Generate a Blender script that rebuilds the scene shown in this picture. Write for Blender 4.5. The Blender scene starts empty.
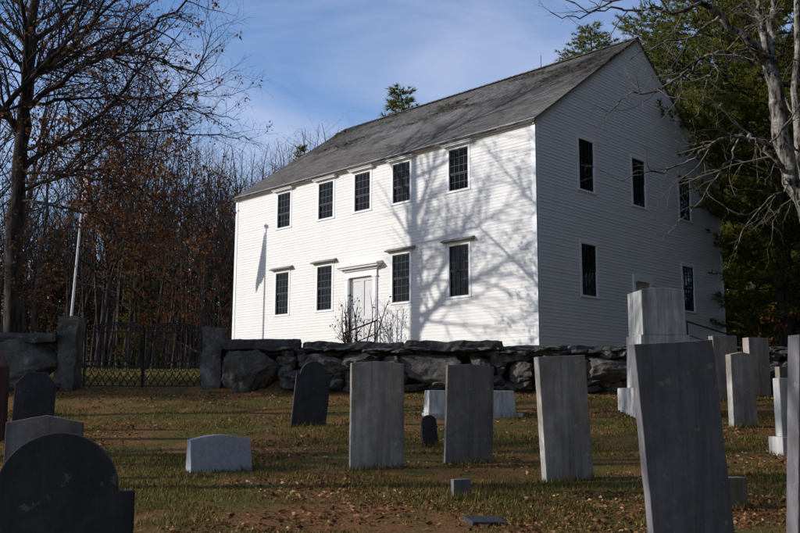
import bpy, math, random
import numpy as np
from mathutils import Vector, Matrix, noise

random.seed(7)
scene = bpy.context.scene
col = scene.collection
V = Vector

# ------------------------------------------------------------------ camera
F_PX, PITCH, ROLL = 890.4, 0.1487, 0.0043
FWD = V((0, math.cos(PITCH), math.sin(PITCH)))
EU = V((0, -math.sin(PITCH), math.cos(PITCH)))
EX = V((1, 0, 0))
RIGHT = EX * math.cos(ROLL) + EU * math.sin(ROLL)
UP = EU * math.cos(ROLL) - EX * math.sin(ROLL)
cam_d = bpy.data.cameras.new('camera')
cam = bpy.data.objects.new('camera', cam_d)
col.objects.link(cam)
cam.matrix_world = Matrix(((RIGHT.x, UP.x, -FWD.x, 0), (RIGHT.y, UP.y, -FWD.y, 0), (RIGHT.z, UP.z, -FWD.z, 0), (0, 0, 0, 1)))
cam_d.sensor_width = 36
cam_d.lens = F_PX / 800 * 36
cam_d.clip_start = 0.1
cam_d.clip_end = 2000
scene.camera = cam


def pix(px, py, y):
    """point of the place seen at (px, py) of the 800x533 photo, y metres away"""
    d = FWD + RIGHT * ((px - 400) / F_PX) + UP * ((266.5 - py) / F_PX)
    return d * (y / d.y)


# ------------------------------------------------------------------ terrain
PROF = [(-60, -3.5), (-5, -1.95), (0, -1.6), (6, -1.2), (9, -1.03), (11.5, -.86), (15, -.47), (18.5, .0), (20, .17), (21.5, .38),
        (26, .74), (30, .95), (40, 1.15), (60, 1.6), (80, 3), (110, 9), (160, 16), (300, 26), (900, 30)]
PY = np.array([a for a, b in PROF], float)
PZ = np.array([b for a, b in PROF], float)


def gz(x, y):
    s = 0
    for k in (-1, -.5, 0, .5, 1):
        s += float(np.interp(y + k, PY, PZ))
    z = s / 5
    if y > 19.9 and x > -4.7:
        sx = min(1, (x + 4.7) / .7); sy = min(1, (y - 19.9) / .5); k = sx * sx * (3 - 2 * sx) * sy * sy * (3 - 2 * sy)
        z += (max(z, 1.0) - z) * k
    z += .035 * noise.noise(V((x * .35, y * .35, 3.1))) + .012 * noise.noise(V((x * 1.3, y * 1.3, 7.7)))
    return z


def hit(px, py):
    """where the photo's ray through (px, py) meets the ground"""
    y = 2.0
    while y < 80:
        p = pix(px, py, y)
        if p.z <= gz(p.x, p.y):
            return p
        y += .02
    return p


# ------------------------------------------------------------------ scene helpers
def tag(o, label=None, cat=None, group=None, kind=None):
    if label: o['label'] = label
    if cat: o['category'] = cat
    if group: o['group'] = group
    if kind: o['kind'] = kind
    return o


def thing(name, label, cat, loc=(0, 0, 0), group=None):
    o = bpy.data.objects.new(name, None)
    o.empty_display_size = .2
    col.objects.link(o)
    o.location = loc
    return tag(o, label, cat, group)


class MB:
    def __init__(s):
        s.v = []; s.f = []

    def quad(s, a, b, c, d):
        n = len(s.v); s.v += [tuple(a), tuple(b), tuple(c), tuple(d)]; s.f.append((n, n + 1, n + 2, n + 3))

    def tri(s, a, b, c):
        n = len(s.v); s.v += [tuple(a), tuple(b), tuple(c)]; s.f.append((n, n + 1, n + 2))

    def hexa(s, c):
        """8 corners: bottom 4 ccw, top 4 ccw"""
        n = len(s.v); s.v += [tuple(p) for p in c]
        for f in ((3, 2, 1, 0), (4, 5, 6, 7), (0, 1, 5, 4), (1, 2, 6, 5), (2, 3, 7, 6), (3, 0, 4, 7)):
            s.f.append(tuple(n + i for i in f))

    def box(s, x0, x1, y0, y1, z0, z1):
        s.hexa([(x0, y0, z0), (x1, y0, z0), (x1, y1, z0), (x0, y1, z0), (x0, y0, z1), (x1, y0, z1), (x1, y1, z1), (x0, y1, z1)])

    def fbox(s, P, a0, a1, n0, n1, z0, z1):
        s.hexa([P(a0, n1, z0), P(a1, n1, z0), P(a1, n0, z0), P(a0, n0, z0), P(a0, n1, z1), P(a1, n1, z1), P(a1, n0, z1), P(a0, n0, z1)])

    def tube(s, pts, rad, k=6, cap=False):
        n0 = len(s.v)
        m = len(pts)
        t0 = (pts[1] - pts[0]).normalized()
        ref = V((0, 0, 1)) if abs(t0.z) < .9 else V((1, 0, 0))
        a = t0.cross(ref).normalized()
        for i in range(m):
            t = (pts[min(i + 1, m - 1)] - pts[max(i - 1, 0)])
            if t.length < 1e-9: t = t0
            t = t.normalized()
            a = (a - t * a.dot(t))
            a = a.normalized() if a.length > 1e-6 else t.orthogonal().normalized()
            b = t.cross(a)
            for j in range(k):
                w = 2 * math.pi * j / k
                q = pts[i] + (a * math.cos(w) + b * math.sin(w)) * rad[i]
                s.v.append((q.x, q.y, q.z))
        for i in range(m - 1):
            for j in range(k):
                j2 = (j + 1) % k
                s.f.append((n0 + i * k + j, n0 + i * k + j2, n0 + (i + 1) * k + j2, n0 + (i + 1) * k + j))
        if cap:
            s.f.append(tuple(n0 + j for j in range(k))[::-1])
            s.f.append(tuple(n0 + (m - 1) * k + j for j in range(k)))

    def bar(s, a, b, r, k=6):
        s.tube([V(a), V(b)], [r, r], k, True)

    def build(s, name, m, parent=None, smooth=False, world=True):
        me = bpy.data.meshes.new(name)
        off = V((0, 0, 0))
        if parent is not None and world:
            q = parent
            while q is not None:
                off = off + q.location; q = q.parent
        vs = s.v if off.length < 1e-9 else [(a - off.x, b - off.y, c - off.z) for a, b, c in s.v]
        me.from_pydata(vs, [], s.f)
        me.materials.append(m)
        if smooth:
            me.polygons.foreach_set('use_smooth', [True] * len(me.polygons))
        me.update()
        o = bpy.data.objects.new(name, me)
        col.objects.link(o)
        if parent is not None: o.parent = parent
        return o


def bevel(o, w=.006, seg=2):
    m = o.modifiers.new('bevel', 'BEVEL'); m.width = w; m.segments = seg; m.limit_method = 'ANGLE'
    return o


def copy_tree(root, loc, rz=0, sc=(1, 1, 1), label=None, group=None):
    r = root.copy(); col.objects.link(r)
    r.location = loc; r.rotation_euler = (0, 0, rz); r.scale = sc
    if label: r['label'] = label
    if group: r['group'] = group
    for ch in root.children:
        c = ch.copy(); col.objects.link(c); c.parent = r
    return r


# ------------------------------------------------------------------ materials
class NT:
    def __init__(s, name):
        s.m = bpy.data.materials.new(name); s.m.use_nodes = True
        s.t = s.m.node_tree; s.n = s.t.nodes; s.l = s.t.links
        s.b = s.n['Principled BSDF']
        s.tc = s.n.new('ShaderNodeTexCoord')

    def new(s, t, **k):
        n = s.n.new(t)
        for a, b in k.items():
            if a in n.inputs: n.inputs[a].default_value = b
            else: setattr(n, a, b)
        return n

    def noise(s, scale, detail=6, rough=.6, stretch=None, coord='Object', dist=0):
        n = s.n.new('ShaderNodeTexNoise'); n.inputs['Scale'].default_value = scale
        n.inputs['Detail'].default_value = detail; n.inputs['Roughness'].default_value = rough
        n.inputs['Distortion'].default_value = dist
        src = s.tc.outputs[coord]
        if stretch:
            mp = s.n.new('ShaderNodeMapping'); mp.inputs['Scale'].default_value = stretch
            s.l.new(src, mp.inputs['Vector']); src = mp.outputs['Vector']
        s.l.new(src, n.inputs['Vector'])
        return n.outputs['Fac']

    def ramp(s, fac, stops):
        r = s.n.new('ShaderNodeValToRGB')
        e = r.color_ramp.elements
        while len(e) < len(stops): e.new(.5)
        for i, (p, c) in enumerate(stops):
            e[i].position = p
            e[i].color = (c[0], c[1], c[2], 1) if hasattr(c, '__len__') else (c, c, c, 1)
        s.l.new(fac, r.inputs['Fac'])
        return r.outputs['Color']

    def mix(s, fac, a, b, mode='MIX'):
        n = s.n.new('ShaderNodeMix'); n.data_type = 'RGBA'; n.blend_type = mode
        for sock, v in ((n.inputs[0], fac), (n.inputs[6], a), (n.inputs[7], b)):
            if hasattr(v, 'is_linked') or hasattr(v, 'links'): s.l.new(v, sock)
            elif hasattr(v, '__len__'): sock.default_value = (*v[:3], 1)
            else: sock.default_value = v
        return n.outputs[2]

    def island(s):
        return s.n.new('ShaderNodeNewGeometry').outputs['Random Per Island']

    def objrand(s):
        return s.n.new('ShaderNodeObjectInfo').outputs['Random']

    def bump(s, fac, strength=.5, dist=.02, prev=None):
        n = s.n.new('ShaderNodeBump'); n.inputs['Strength'].default_value = strength; n.inputs['Distance'].default_value = dist
        s.l.new(fac, n.inputs['Height'])
        if prev is not None: s.l.new(prev, n.inputs['Normal'])
        s.l.new(n.outputs['Normal'], s.b.inputs['Normal'])
        return n.outputs['Normal']

    def col(s, c):
        if hasattr(c, 'links'): s.l.new(c, s.b.inputs['Base Color'])
        else: s.b.inputs['Base Color'].default_value = (*c[:3], 1)

    def set(s, rough=.8, spec=.3, metal=0):
        s.b.inputs['Roughness'].default_value = rough
        s.b.inputs['Specular IOR Level'].default_value = spec
        s.b.inputs['Metallic'].default_value = metal
        return s.m


def m_paint():
    t = NT('white_paint')
    a = t.noise(1.2, 5, .6, (1, 1, .5)); b = t.noise(9, 6, .7, (.3, .3, 3))
    c = t.mix(t.ramp(a, [(.3, 0), (.75, 1)]), (.74, .715, .675), (.68, .655, .615))
    c = t.mix(t.ramp(b, [(.62, 0), (.8, .6)]), c, (.6, .59, .57))
    c = t.mix(t.ramp(t.island(), [(0, 0), (1, .35)]), c, (.69, .69, .69))
    t.col(c); t.bump(b, .15, .004)
    return t.set(.6, .3)


def m_trim():
    t = NT('trim_paint')
    b = t.noise(6, 6, .7)
    t.col(t.mix(t.ramp(b, [(.55, 0), (.8, .6)]), (.78, .78, .775), (.6, .59, .565)))
    return t.set(.55, .3)


def m_weathered():
    t = NT('weathered_wood')
    b = t.noise(8, 6, .7)
    t.col(t.ramp(b, [(.3, (.16, .15, .13)), (.7, (.33, .31, .28))])); t.bump(b, .3, .004)
    return t.set(.8, .2)


def m_simple(name, c, rough=.6, spec=.3, metal=0, var=.25, scale=6):
    t = NT(name)
    b = t.noise(scale, 5, .6)
    c2 = tuple(x * (1 - var) for x in c)
    t.col(t.ramp(b, [(.3, c2), (.7, c)]))
    return t.set(rough, spec, metal)


def m_glass():
    t = NT('window_glass')
    t.col((.006, .007, .009))
    return t.set(.08, .12)


def m_roof():
    t = NT('roof_shingles')
    isl = t.island()
    base = t.ramp(isl, [(0, (.13, .12, .109)), (.5, (.185, .172, .158)), (1, (.245, .23, .212))])
    big = t.noise(.35, 5, .6, (1, 1, 1))
    base = t.mix(t.ramp(big, [(.35, 0), (.7, .55)]), base, (.09, .083, .074))
    patchy = t.noise(3.0, 7, .75)
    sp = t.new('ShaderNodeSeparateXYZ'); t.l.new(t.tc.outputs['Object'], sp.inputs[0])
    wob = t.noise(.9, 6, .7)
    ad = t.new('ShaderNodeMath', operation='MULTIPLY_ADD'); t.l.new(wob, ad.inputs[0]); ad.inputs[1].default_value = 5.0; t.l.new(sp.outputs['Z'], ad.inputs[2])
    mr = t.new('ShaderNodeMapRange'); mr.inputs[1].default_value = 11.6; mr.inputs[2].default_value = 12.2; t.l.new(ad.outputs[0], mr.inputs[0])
    base = t.mix(t.ramp(patchy, [(.56, 0), (.68, .7)]), base, (.055, .052, .045))  # irregular darker patches over the shingles
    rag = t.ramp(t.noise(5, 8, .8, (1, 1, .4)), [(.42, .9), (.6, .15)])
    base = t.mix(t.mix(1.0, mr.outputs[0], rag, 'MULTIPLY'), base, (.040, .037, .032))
    fine = t.noise(40, 3, .6)
    base = t.mix(.35, base, t.ramp(fine, [(.3, .5), (.7, 1)]), 'MULTIPLY')
    t.col(base); t.bump(patchy, .5, .03)
    return t.set(.92, .1)


def m_bark(name, c1, c2, scale=7, lichen=None):
    t = NT(name)
    a = t.noise(scale, 7, .7, (1, 1, .22), dist=.4)
    c = t.ramp(a, [(.42, c1), (.58, c2)])
    if lichen:
        b = t.noise(3.2, 6, .7)
        c = t.mix(t.ramp(b, [(.5, 0), (.6, .8)]), c, lichen)
    t.col(c); t.bump(a, 1, .05)
    return t.set(.92, .08)


def m_leaf(name, stops, trans=.25):
    t = NT(name)
    c = t.ramp(t.island(), stops)
    t.col(c); m = t.set(.7, .15)
    if trans:
        tr = t.new('ShaderNodeBsdfTranslucent'); t.l.new(c, tr.inputs['Color'])
        mx = t.new('ShaderNodeMixShader'); mx.inputs[0].default_value = trans
        t.l.new(t.b.outputs[0], mx.inputs[1]); t.l.new(tr.outputs[0], mx.inputs[2])
        t.l.new(mx.outputs[0], t.n['Material Output'].inputs['Surface'])
    return m


def m_stone(name, c1, c2, streak=.5, stain=(.05, .05, .05), lichen=None, scale=3, rough=.85, warm=0):
    t = NT(name)
    a = t.noise(scale, 7, .65)
    c = t.ramp(a, [(.3, c1), (.7, c2)])
    s_ = t.noise(5, 6, .65, (1, 1, .12))
    c = t.mix(t.ramp(s_, [(.40, 0), (.68, streak)]), c, stain)
    s2 = t.noise(22, 5, .6, (1, 1, .035))
    c = t.mix(t.ramp(s2, [(.5, 0), (.7, streak * .55)]), c, stain)
    if warm:
        wn_ = t.noise(1.3, 6, .7, (1, 1, .6))
        c = t.mix(t.ramp(wn_, [(.46, 0), (.66, warm)]), c, (.27, .19, .11))
    blot = t.noise(1.7, 5, .7)
    c = t.mix(t.ramp(blot, [(.5, 0), (.75, .5)]), c, stain)
    if lichen:
        b = t.noise(9, 7, .75)
        c = t.mix(t.ramp(b, [(.60, 0), (.66, .75)]), c, lichen)
    f = t.noise(60, 4, .6)
    c = t.mix(.3, c, t.ramp(f, [(.3, .55), (.7, 1)]), 'MULTIPLY')
    t.col(c); nb = t.bump(a, .35, .02); t.bump(f, .25, .004, nb)
    return t.set(rough, .2)


def m_rock():
    t = NT('field_stone')
    a = t.noise(2.2, 8, .7)
    r = t.objrand()
    c = t.ramp(a, [(.38, (.05, .047, .044)), (.58, (.125, .12, .113)), (.76, (.38, .37, .35))])
    c = t.mix(t.ramp(t.noise(6, 7, .8), [(.52, 0), (.62, .8)]), c, (.05, .05, .045))
    c = t.mix(t.ramp(t.noise(5, 7, .8, (1.3, .7, 1)), [(.58, 0), (.66, .6)]), c, (.36, .36, .33))
    c = t.mix(t.ramp(t.island(), [(0, 0), (1, .5)]), c, (.10, .085, .07))
    t.col(c); t.bump(t.noise(14, 8, .7), .8, .03)
    return t.set(.95, .1)


def m_ground():
    t = NT('ground_litter')
    big = t.noise(.55, 6, .65); mid = t.noise(2.6, 7, .7); fine = t.noise(34, 6, .7)
    soil = t.ramp(fine, [(.3, (.085, .038, .015)), (.55, (.20, .10, .04)), (.75, (.33, .19, .085))])
    grass = t.ramp(fine, [(.3, (.05, .045, .012)), (.7, (.135, .115, .032))])
    k = t.new('ShaderNodeMath', operation='ADD'); t.l.new(big, k.inputs[0])
    k2 = t.new('ShaderNodeMath', operation='MULTIPLY'); t.l.new(mid, k2.inputs[0]); k2.inputs[1].default_value = .5
    t.l.new(k2.outputs[0], k.inputs[1])
    c = t.mix(t.ramp(k.outputs[0], [(.68, 0), (.84, 1)]), soil, grass)
    t.col(c); nb = t.bump(mid, .5, .05); t.bump(fine, .8, .02, nb)
    return t.set(.95, .05)


M = dict(
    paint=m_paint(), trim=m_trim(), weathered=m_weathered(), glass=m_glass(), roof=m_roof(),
    sash=m_simple('dark_sash', (.020, .021, .023), .6, .3),
    door=m_simple('door_paint', (.62, .61, .6), .5, .3, var=.12),
    found=m_stone('foundation_granite', (.16, .16, .16), (.3, .3, .29), .3),
    iron=m_simple('wrought_iron', (.016, .015, .015), .6, .4, .4),
    oakbark=m_bark('oak_bark', (.022, .018, .015), (.075, .064, .055), 8),
    twig=m_simple('twig_bark', (.055, .044, .036), .9, .1, var=.4),
    maplebark=m_bark('maple_bark', (.012, .010, .009), (.23, .205, .175), 12, (.38, .36, .32)),
    mapletwig=m_simple('maple_twig', (.16, .14, .12), .9, .1, var=.4, scale=3),
    woodbark=m_bark('wood_bark', (.022, .018, .015), (.075, .062, .052), 5),
    woodtwig=m_simple('wood_twig', (.075, .052, .040), .9, .1, var=.4),
    pinebark=m_bark('pine_bark', (.025, .02, .017), (.075, .06, .05), 6),
    needles=m_leaf('pine_needles', [(0, (.05, .066, .012)), (.45, (.115, .135, .021)), (.8, (.19, .185, .03)), (1, (.29, .225, .042))], .45),
    oakleaf=m_leaf('oak_leaf', [(0, (.08, .030, .013)), (.5, (.22, .088, .034)), (1, (.40, .21, .09))], .4),
    russet=m_leaf('russet_leaf', [(0, (.12, .030, .012)), (.6, (.23, .065, .02)), (1, (.34, .12, .035))], .4),
    deadleaf=m_leaf('dead_leaf', [(0, (.03, .013, .008)), (.7, (.075, .030, .014)), (1, (.15, .06, .025))], .2),
    orange=m_leaf('orange_leaf', [(0, (.34, .085, .02)), (.6, (.55, .16, .03)), (1, (.65, .27, .07))], .45),
    litter=m_leaf('leaf_litter', [(0, (.07, .028, .014)), (.4, (.15, .06, .026)), (.75, (.26, .12, .05)), (.93, (.36, .20, .10)), (1, (.48, .32, .19))], .1),
    grass=m_leaf('grass_blade', [(0, (.05, .064, .011)), (.45, (.10, .105, .018)), (.75, (.18, .13, .035)), (1, (.29, .19, .065))], .2),
    darkleaf=m_leaf('dark_leaf', [(0, (.02, .02, .012)), (1, (.06, .05, .03))], .1),
    slate=m_stone('blue_slate', (.030, .032, .036), (.065, .066, .07), .5, (.018, .018, .02), (.14, .14, .13), scale=5),
    slab=m_stone('slab_slate', (.14, .132, .138), (.225, .212, .215), .8, (.075, .07, .072), (.29, .28, .26)),
    slategrey=m_stone('grey_slate', (.13, .122, .12), (.24, .225, .22), .7, (.06, .056, .055), (.28, .27, .24), warm=.5),
    darkslate=m_stone('dark_slate', (.03, .03, .032), (.065, .065, .07), .3, (.02, .02, .02), (.11, .11, .10)),
    marble=m_stone('weathered_marble', (.32, .293, .265), (.54, .50, .455), .85, (.11, .10, .095), (.52, .50, .45), warm=.75),
    white=m_stone('white_marble', (.46, .445, .42), (.66, .64, .61), .8, (.14, .13, .125)),
    granite=m_stone('pale_granite', (.26, .265, .28), (.40, .40, .42), .3, (.2, .2, .21), scale=20),
    tan=m_stone('tan_stone', (.16, .14, .11), (.28, .25, .20), .4),
    redgranite=m_stone('red_granite', (.045, .022, .020), (.08, .035, .03), .3, (.03, .02, .02)),
    rock=m_rock(), cap=m_stone('dark_capstone', (.035, .033, .031), (.12, .115, .11), .3, (.03, .03, .03), (.26, .26, .24), scale=4, rough=.95), ground=m_ground(),
    flagwhite=m_simple('white_enamel', (.7, .7, .7), .4, .4, var=.1),
)


def m_flag():
    t = NT('flag_cloth')
    w = t.new('ShaderNodeTexWave', wave_type='BANDS', bands_direction='Z'); w.inputs['Scale'].default_value = 2.2
    w.inputs['Distortion'].default_value = 2.5
    t.l.new(t.tc.outputs['Object'], w.inputs['Vector'])
    t.col(t.ramp(w.outputs['Fac'], [(.48, (.42, .38, .37)), (.52, (.28, .05, .05))]))
    return t.set(.8, .1)


M['flag'] = m_flag()

# ------------------------------------------------------------------ sun and sky
SUN_EL = math.radians(22)
SUN_H = V((-1, -.10, 0)).normalized()
SUN = SUN_H * math.cos(SUN_EL) + V((0, 0, math.sin(SUN_EL)))
ld = bpy.data.lights.new('sun', 'SUN'); lo = bpy.data.objects.new('sun', ld); col.objects.link(lo)
ld.energy = 3.2; ld.angle = math.radians(.42); ld.color = (1, .96, .91)
lo.rotation_euler = SUN.to_track_quat('Z', 'Y').to_euler()
lo.location = (-30, 0, 40)
W = bpy.data.worlds.new('World'); scene.world = W; W.use_nodes = True
wn, wl = W.node_tree.nodes, W.node_tree.links
bg = wn['Background']
sky = wn.new('ShaderNodeTexSky'); sky.sky_type = 'NISHITA'; sky.sun_disc = False
sky.sun_elevation = SUN_EL; sky.sun_rotation = math.atan2(SUN_H.x, SUN_H.y) % (2 * math.pi)
sky.air_density = 1.0; sky.dust_density = .2; sky.ozone_density = 3.0
tc = wn.new('ShaderNodeTexCoord'); mp = wn.new('ShaderNodeMapping'); mp.inputs['Scale'].default_value = (1.0, 1.6, 4.2)
mp.inputs['Rotation'].default_value = (.1, .25, .3)
nz = wn.new('ShaderNodeTexNoise'); nz.inputs['Scale'].default_value = 2.1; nz.inputs['Detail'].default_value = 7; nz.inputs['Roughness'].default_value = .55
nz.inputs['Distortion'].default_value = .5
rp = wn.new('ShaderNodeValToRGB'); rp.color_ramp.elements[0].position = .38; rp.color_ramp.elements[1].position = .74
rp.color_ramp.elements[0].color = (0, 0, 0, 1); rp.color_ramp.elements[1].color = (.75, .75, .75, 1)
mxc = wn.new('ShaderNodeMix'); mxc.data_type = 'RGBA'
wl.new(tc.outputs['Generated'], mp.inputs['Vector']); wl.new(mp.outputs['Vector'], nz.inputs['Vector'])
wl.new(nz.outputs['Fac'], rp.inputs['Fac']); # unseen grey cloud added behind the camera to make shaded sides less blue
sxyz = wn.new('ShaderNodeSeparateXYZ'); wl.new(tc.outputs['Generated'], sxyz.inputs[0])
mrg = wn.new('ShaderNodeMapRange'); mrg.interpolation_type = 'SMOOTHSTEP'
for i_, v_ in ((1, .25), (2, -.7), (3, 0.), (4, .05)): mrg.inputs[i_].default_value = v_
wl.new(sxyz.outputs['Y'], mrg.inputs[0])
addc = wn.new('ShaderNodeMath'); addc.operation = 'ADD'; addc.use_clamp = True
wl.new(rp.outputs['Color'], addc.inputs[0]); wl.new(mrg.outputs[0], addc.inputs[1]); wl.new(addc.outputs[0], mxc.inputs[0])
hs = wn.new('ShaderNodeHueSaturation'); hs.inputs['Saturation'].default_value = 1.08; hs.inputs['Hue'].default_value = .508; hs.inputs['Value'].default_value = .92
wl.new(sky.outputs['Color'], hs.inputs['Color']); wl.new(hs.outputs['Color'], mxc.inputs[6]); mxc.inputs[7].default_value = (3.3, 3.6, 4.5, 1)
wl.new(mxc.outputs[2], bg.inputs['Color'])
bg.inputs['Strength'].default_value = .15
vs = scene.view_settings
vs.view_transform = 'Standard'; vs.look = 'None'; vs.gamma = 1; vs.use_curve_mapping = False; vs.exposure = .4


# ------------------------------------------------------------------ ground
def build_ground():
    xs = np.concatenate([[-500, -250, -120], np.arange(-70, -24, 3), np.arange(-24, 24, .4), np.arange(24, 71, 3), [120, 250, 500]])
    ys = np.concatenate([[-60, -30, -12], np.arange(-4, 24, .4), np.arange(24, 50, 1), np.arange(50, 100, 5), [120, 200, 350, 600, 900]])
    mb = MB()
    for y in ys:
        for x in xs: mb.v.append((float(x), float(y), gz(float(x), float(y))))
    nx = len(xs)
    for j in range(len(ys) - 1):
        for i in range(nx - 1):
            a = j * nx + i
            mb.f.append((a, a + 1, a + nx + 1, a + nx))
    tag(mb.build('ground', M['ground'], smooth=True), kind='structure')


build_ground()

# ------------------------------------------------------------------ meeting house
CX, CY = 4.059, 26.0
TH = .7849
AX = V((-math.cos(TH), math.sin(TH), 0)); BX = V((math.sin(TH), math.cos(TH), 0))
C0 = V((CX, CY, 0))
L, WD = 15.54, 12.2
ZB, ZE, ZA = 1.15, 8.50, 12.80


def PF(a, n, z): return C0 + AX * a - BX * n + V((0, 0, z))            # long front: a along, n outward
def PG(a, n, z): return C0 + BX * a - AX * n + V((0, 0, z))            # gable end


UW = [(11.863, 12.664), (9.287, 10.115), (7.269, 8.074), (5.269, 6.094), (2.659, 3.473)]
VW = [(2.328, 3.171), (5.589, 6.432), (8.910, 9.747)]
house = thing('meeting_house', 'white clapboard two storey meeting house with grey shingled gable roof behind the stone wall', 'building', (CX, CY, ZB))
CAS = .10


def clap(P, A0, A1, zt, openings, rng, sign=1):
    mb = MB()
    z = ZB
    while z < zt(None) - .01:
        ex = .104
        z1 = z + ex
        lo_, hi_ = A0, A1
        if zt(None) < ZE + .2: z1 = min(z1, zt(None))
        if z1 > ZE:
            k = (min(z1, ZA) - ZE) / (ZA - ZE)
            lo_ = A0 + (A1 - A0) / 2 * k if zt(None) > ZE + .2 else A0
            hi_ = A1 - (A1 - A0) / 2 * k if zt(None) > ZE + .2 else A1
            
            if hi_ - lo_ < .05: break
        segs = [(lo_, hi_)]
        zm = (z + z1) / 2
        for (a, b, c, d) in openings:
            if c < zm < d:
                ns = []
                for s0, s1 in segs:
                    if b <= s0 or a >= s1: ns.append((s0, s1)); continue
                    if a > s0: ns.append((s0, a))
                    if b < s1: ns.append((b, s1))
                segs = ns
        for s0, s1 in segs:
            q = s0
            while q < s1 - 1e-4:
                e = q + rng.uniform(2.2, 4.6)
                if e > s1 - .8: e = s1
                nb = .0105 + rng.uniform(-.003, .003)
                dz = rng.uniform(-.0025, .0025)
                p = [P(q, nb, z + dz), P(e, nb, z + dz + rng.uniform(-.002, .002)), P(e, .002, z1 + .004), P(q, .002, z1 + .004)]
                mb.quad(*p)
                mb.quad(P(q, 0, z + dz), P(e, 0, z + dz), p[1], p[0])
                if e < s1: mb.quad(P(e, .0, z + dz), P(e, 0, z1), p[2], p[1])
                q = e
        z += ex
    return mb


rngH = random.Random(3)
ZU, ZL = (6.749, 8.12), (3.284, 4.919)
GU, GL = (6.684, 8.333), (3.279, 4.912)
opF, opG = [], []
for i, (a, b) in enumerate(UW):
    opF.append((a - .05, b + .05, ZU[0] - .05, ZU[1] + .05))
    if i != 2: opF.append((a - .05, b + .05, ZL[0] - .05, ZL[1] + .05))
DC = (UW[2][0] + UW[2][1]) / 2
DOOR_F = (DC - .62, DC + .62, ZB + .1, 4.33)
opF.append((DOOR_F[0] - .1, DOOR_F[1] + .1, ZB - .2, DOOR_F[3] + .1))
for i, (a, b) in enumerate(VW):
    opG.append((a - .05, b + .05, GU[0] - .05, GU[1] + .05))
    if i != 1: opG.append((a - .05, b + .05, GL[0] - .05, GL[1] + .05))
DG = (VW[1][0] + VW[1][1]) / 2 + .0
DOOR_G = (DG - .50, DG + .50, ZB + .1, 4.02)
opG.append((DOOR_G[0] - .08, DOOR_G[1] + .08, ZB - .2, DOOR_G[3] + .08))

clap(PF, .1, L - .1, lambda a: ZE - .15, opF, rngH).build('wall', M['paint'], house)
clap(PG, .0, WD, lambda a: ZA, opG, rngH).build('wall', M['paint'], house)
def PBk(a, n, z): return PF(L - a, -WD - n, z)
def PGl(a, n, z): return PG(WD - a, -L - n, z)
clap(PBk, .1, L - .1, lambda a: ZE - .15, [], rngH).build('wall', M['paint'], house)
clap(PGl, .0, WD, lambda a: ZA, [], rngH).build('wall', M['paint'], house)
mb = MB(); mb.fbox(PF, .03, L - .03, -WD + .03, -.03, .2, ZB)
mb.build('foundation', M['found'], house)
# corner boards
for (P, a0, a1) in ((PF, -.022, .13), (PF, L - .13, L + .022), (PG, .0, .13), (PG, WD - .13, WD + .0), (PGl, 0, .13), (PBk, -.022, .13)):
    mb = MB(); mb.fbox(P, a0, a1, -.05, .024 if P in (PF, PBk) else .022, ZB - .02, ZE - .1)
    mb.build('corner_board', M['trim'], house)
# water table
for P, n in ((PF, L), (PG, WD)):
    mb = MB(); mb.fbox(P, -.03 if P is PF else .0, n, -.02, .034, ZB - .14, ZB + .01)
    mb.build('water_table', M['trim'], house)
# cornice along the front eave: frieze, soffit box, crown
mb = MB()
OV = .10
for PP in (PF, PBk):
    mb.fbox(PP, -.02, L + .02, -.03, .035, ZE - .22, ZE - .15)
    mb.fbox(PP, -.06, L + .06, -.05, OV, ZE - .15, ZE - .105)
    mb.fbox(PP, -.06, L + .06, -.05, OV + .02, ZE - .1045, ZE - .05)
bevel(mb.build('cornice', M['trim'], house), .01)
# raking trim of both gables
SL = (ZA - ZE) / (WD / 2)
for P, off in ((PG, 1), (PGl, 1)):
    mb = MB()
    for sgn in (0, 1):
        f = (lambda a: a) if sgn == 0 else (lambda a: WD - a)
        a0, a1 = -.10, WD / 2
        z0, z1 = ZE + SL * a0, ZA
        for (n0, n1, d0, d1) in ((-.02, .03, -.16, -.02), (.03, .07, -.07, .012)):
            cc = [P(f(a0), n1, z0 + d0), P(f(a1), n1, z1 + d0), P(f(a1), n0, z1 + d0), P(f(a0), n0, z0 + d0),
                  P(f(a0), n1, z0 + d1), P(f(a1), n1, z1 + d1), P(f(a1), n0, z1 + d1), P(f(a0), n0, z0 + d1)]
            mb.hexa(cc)
    mb.build('rake_board', M['trim'], house)


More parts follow.
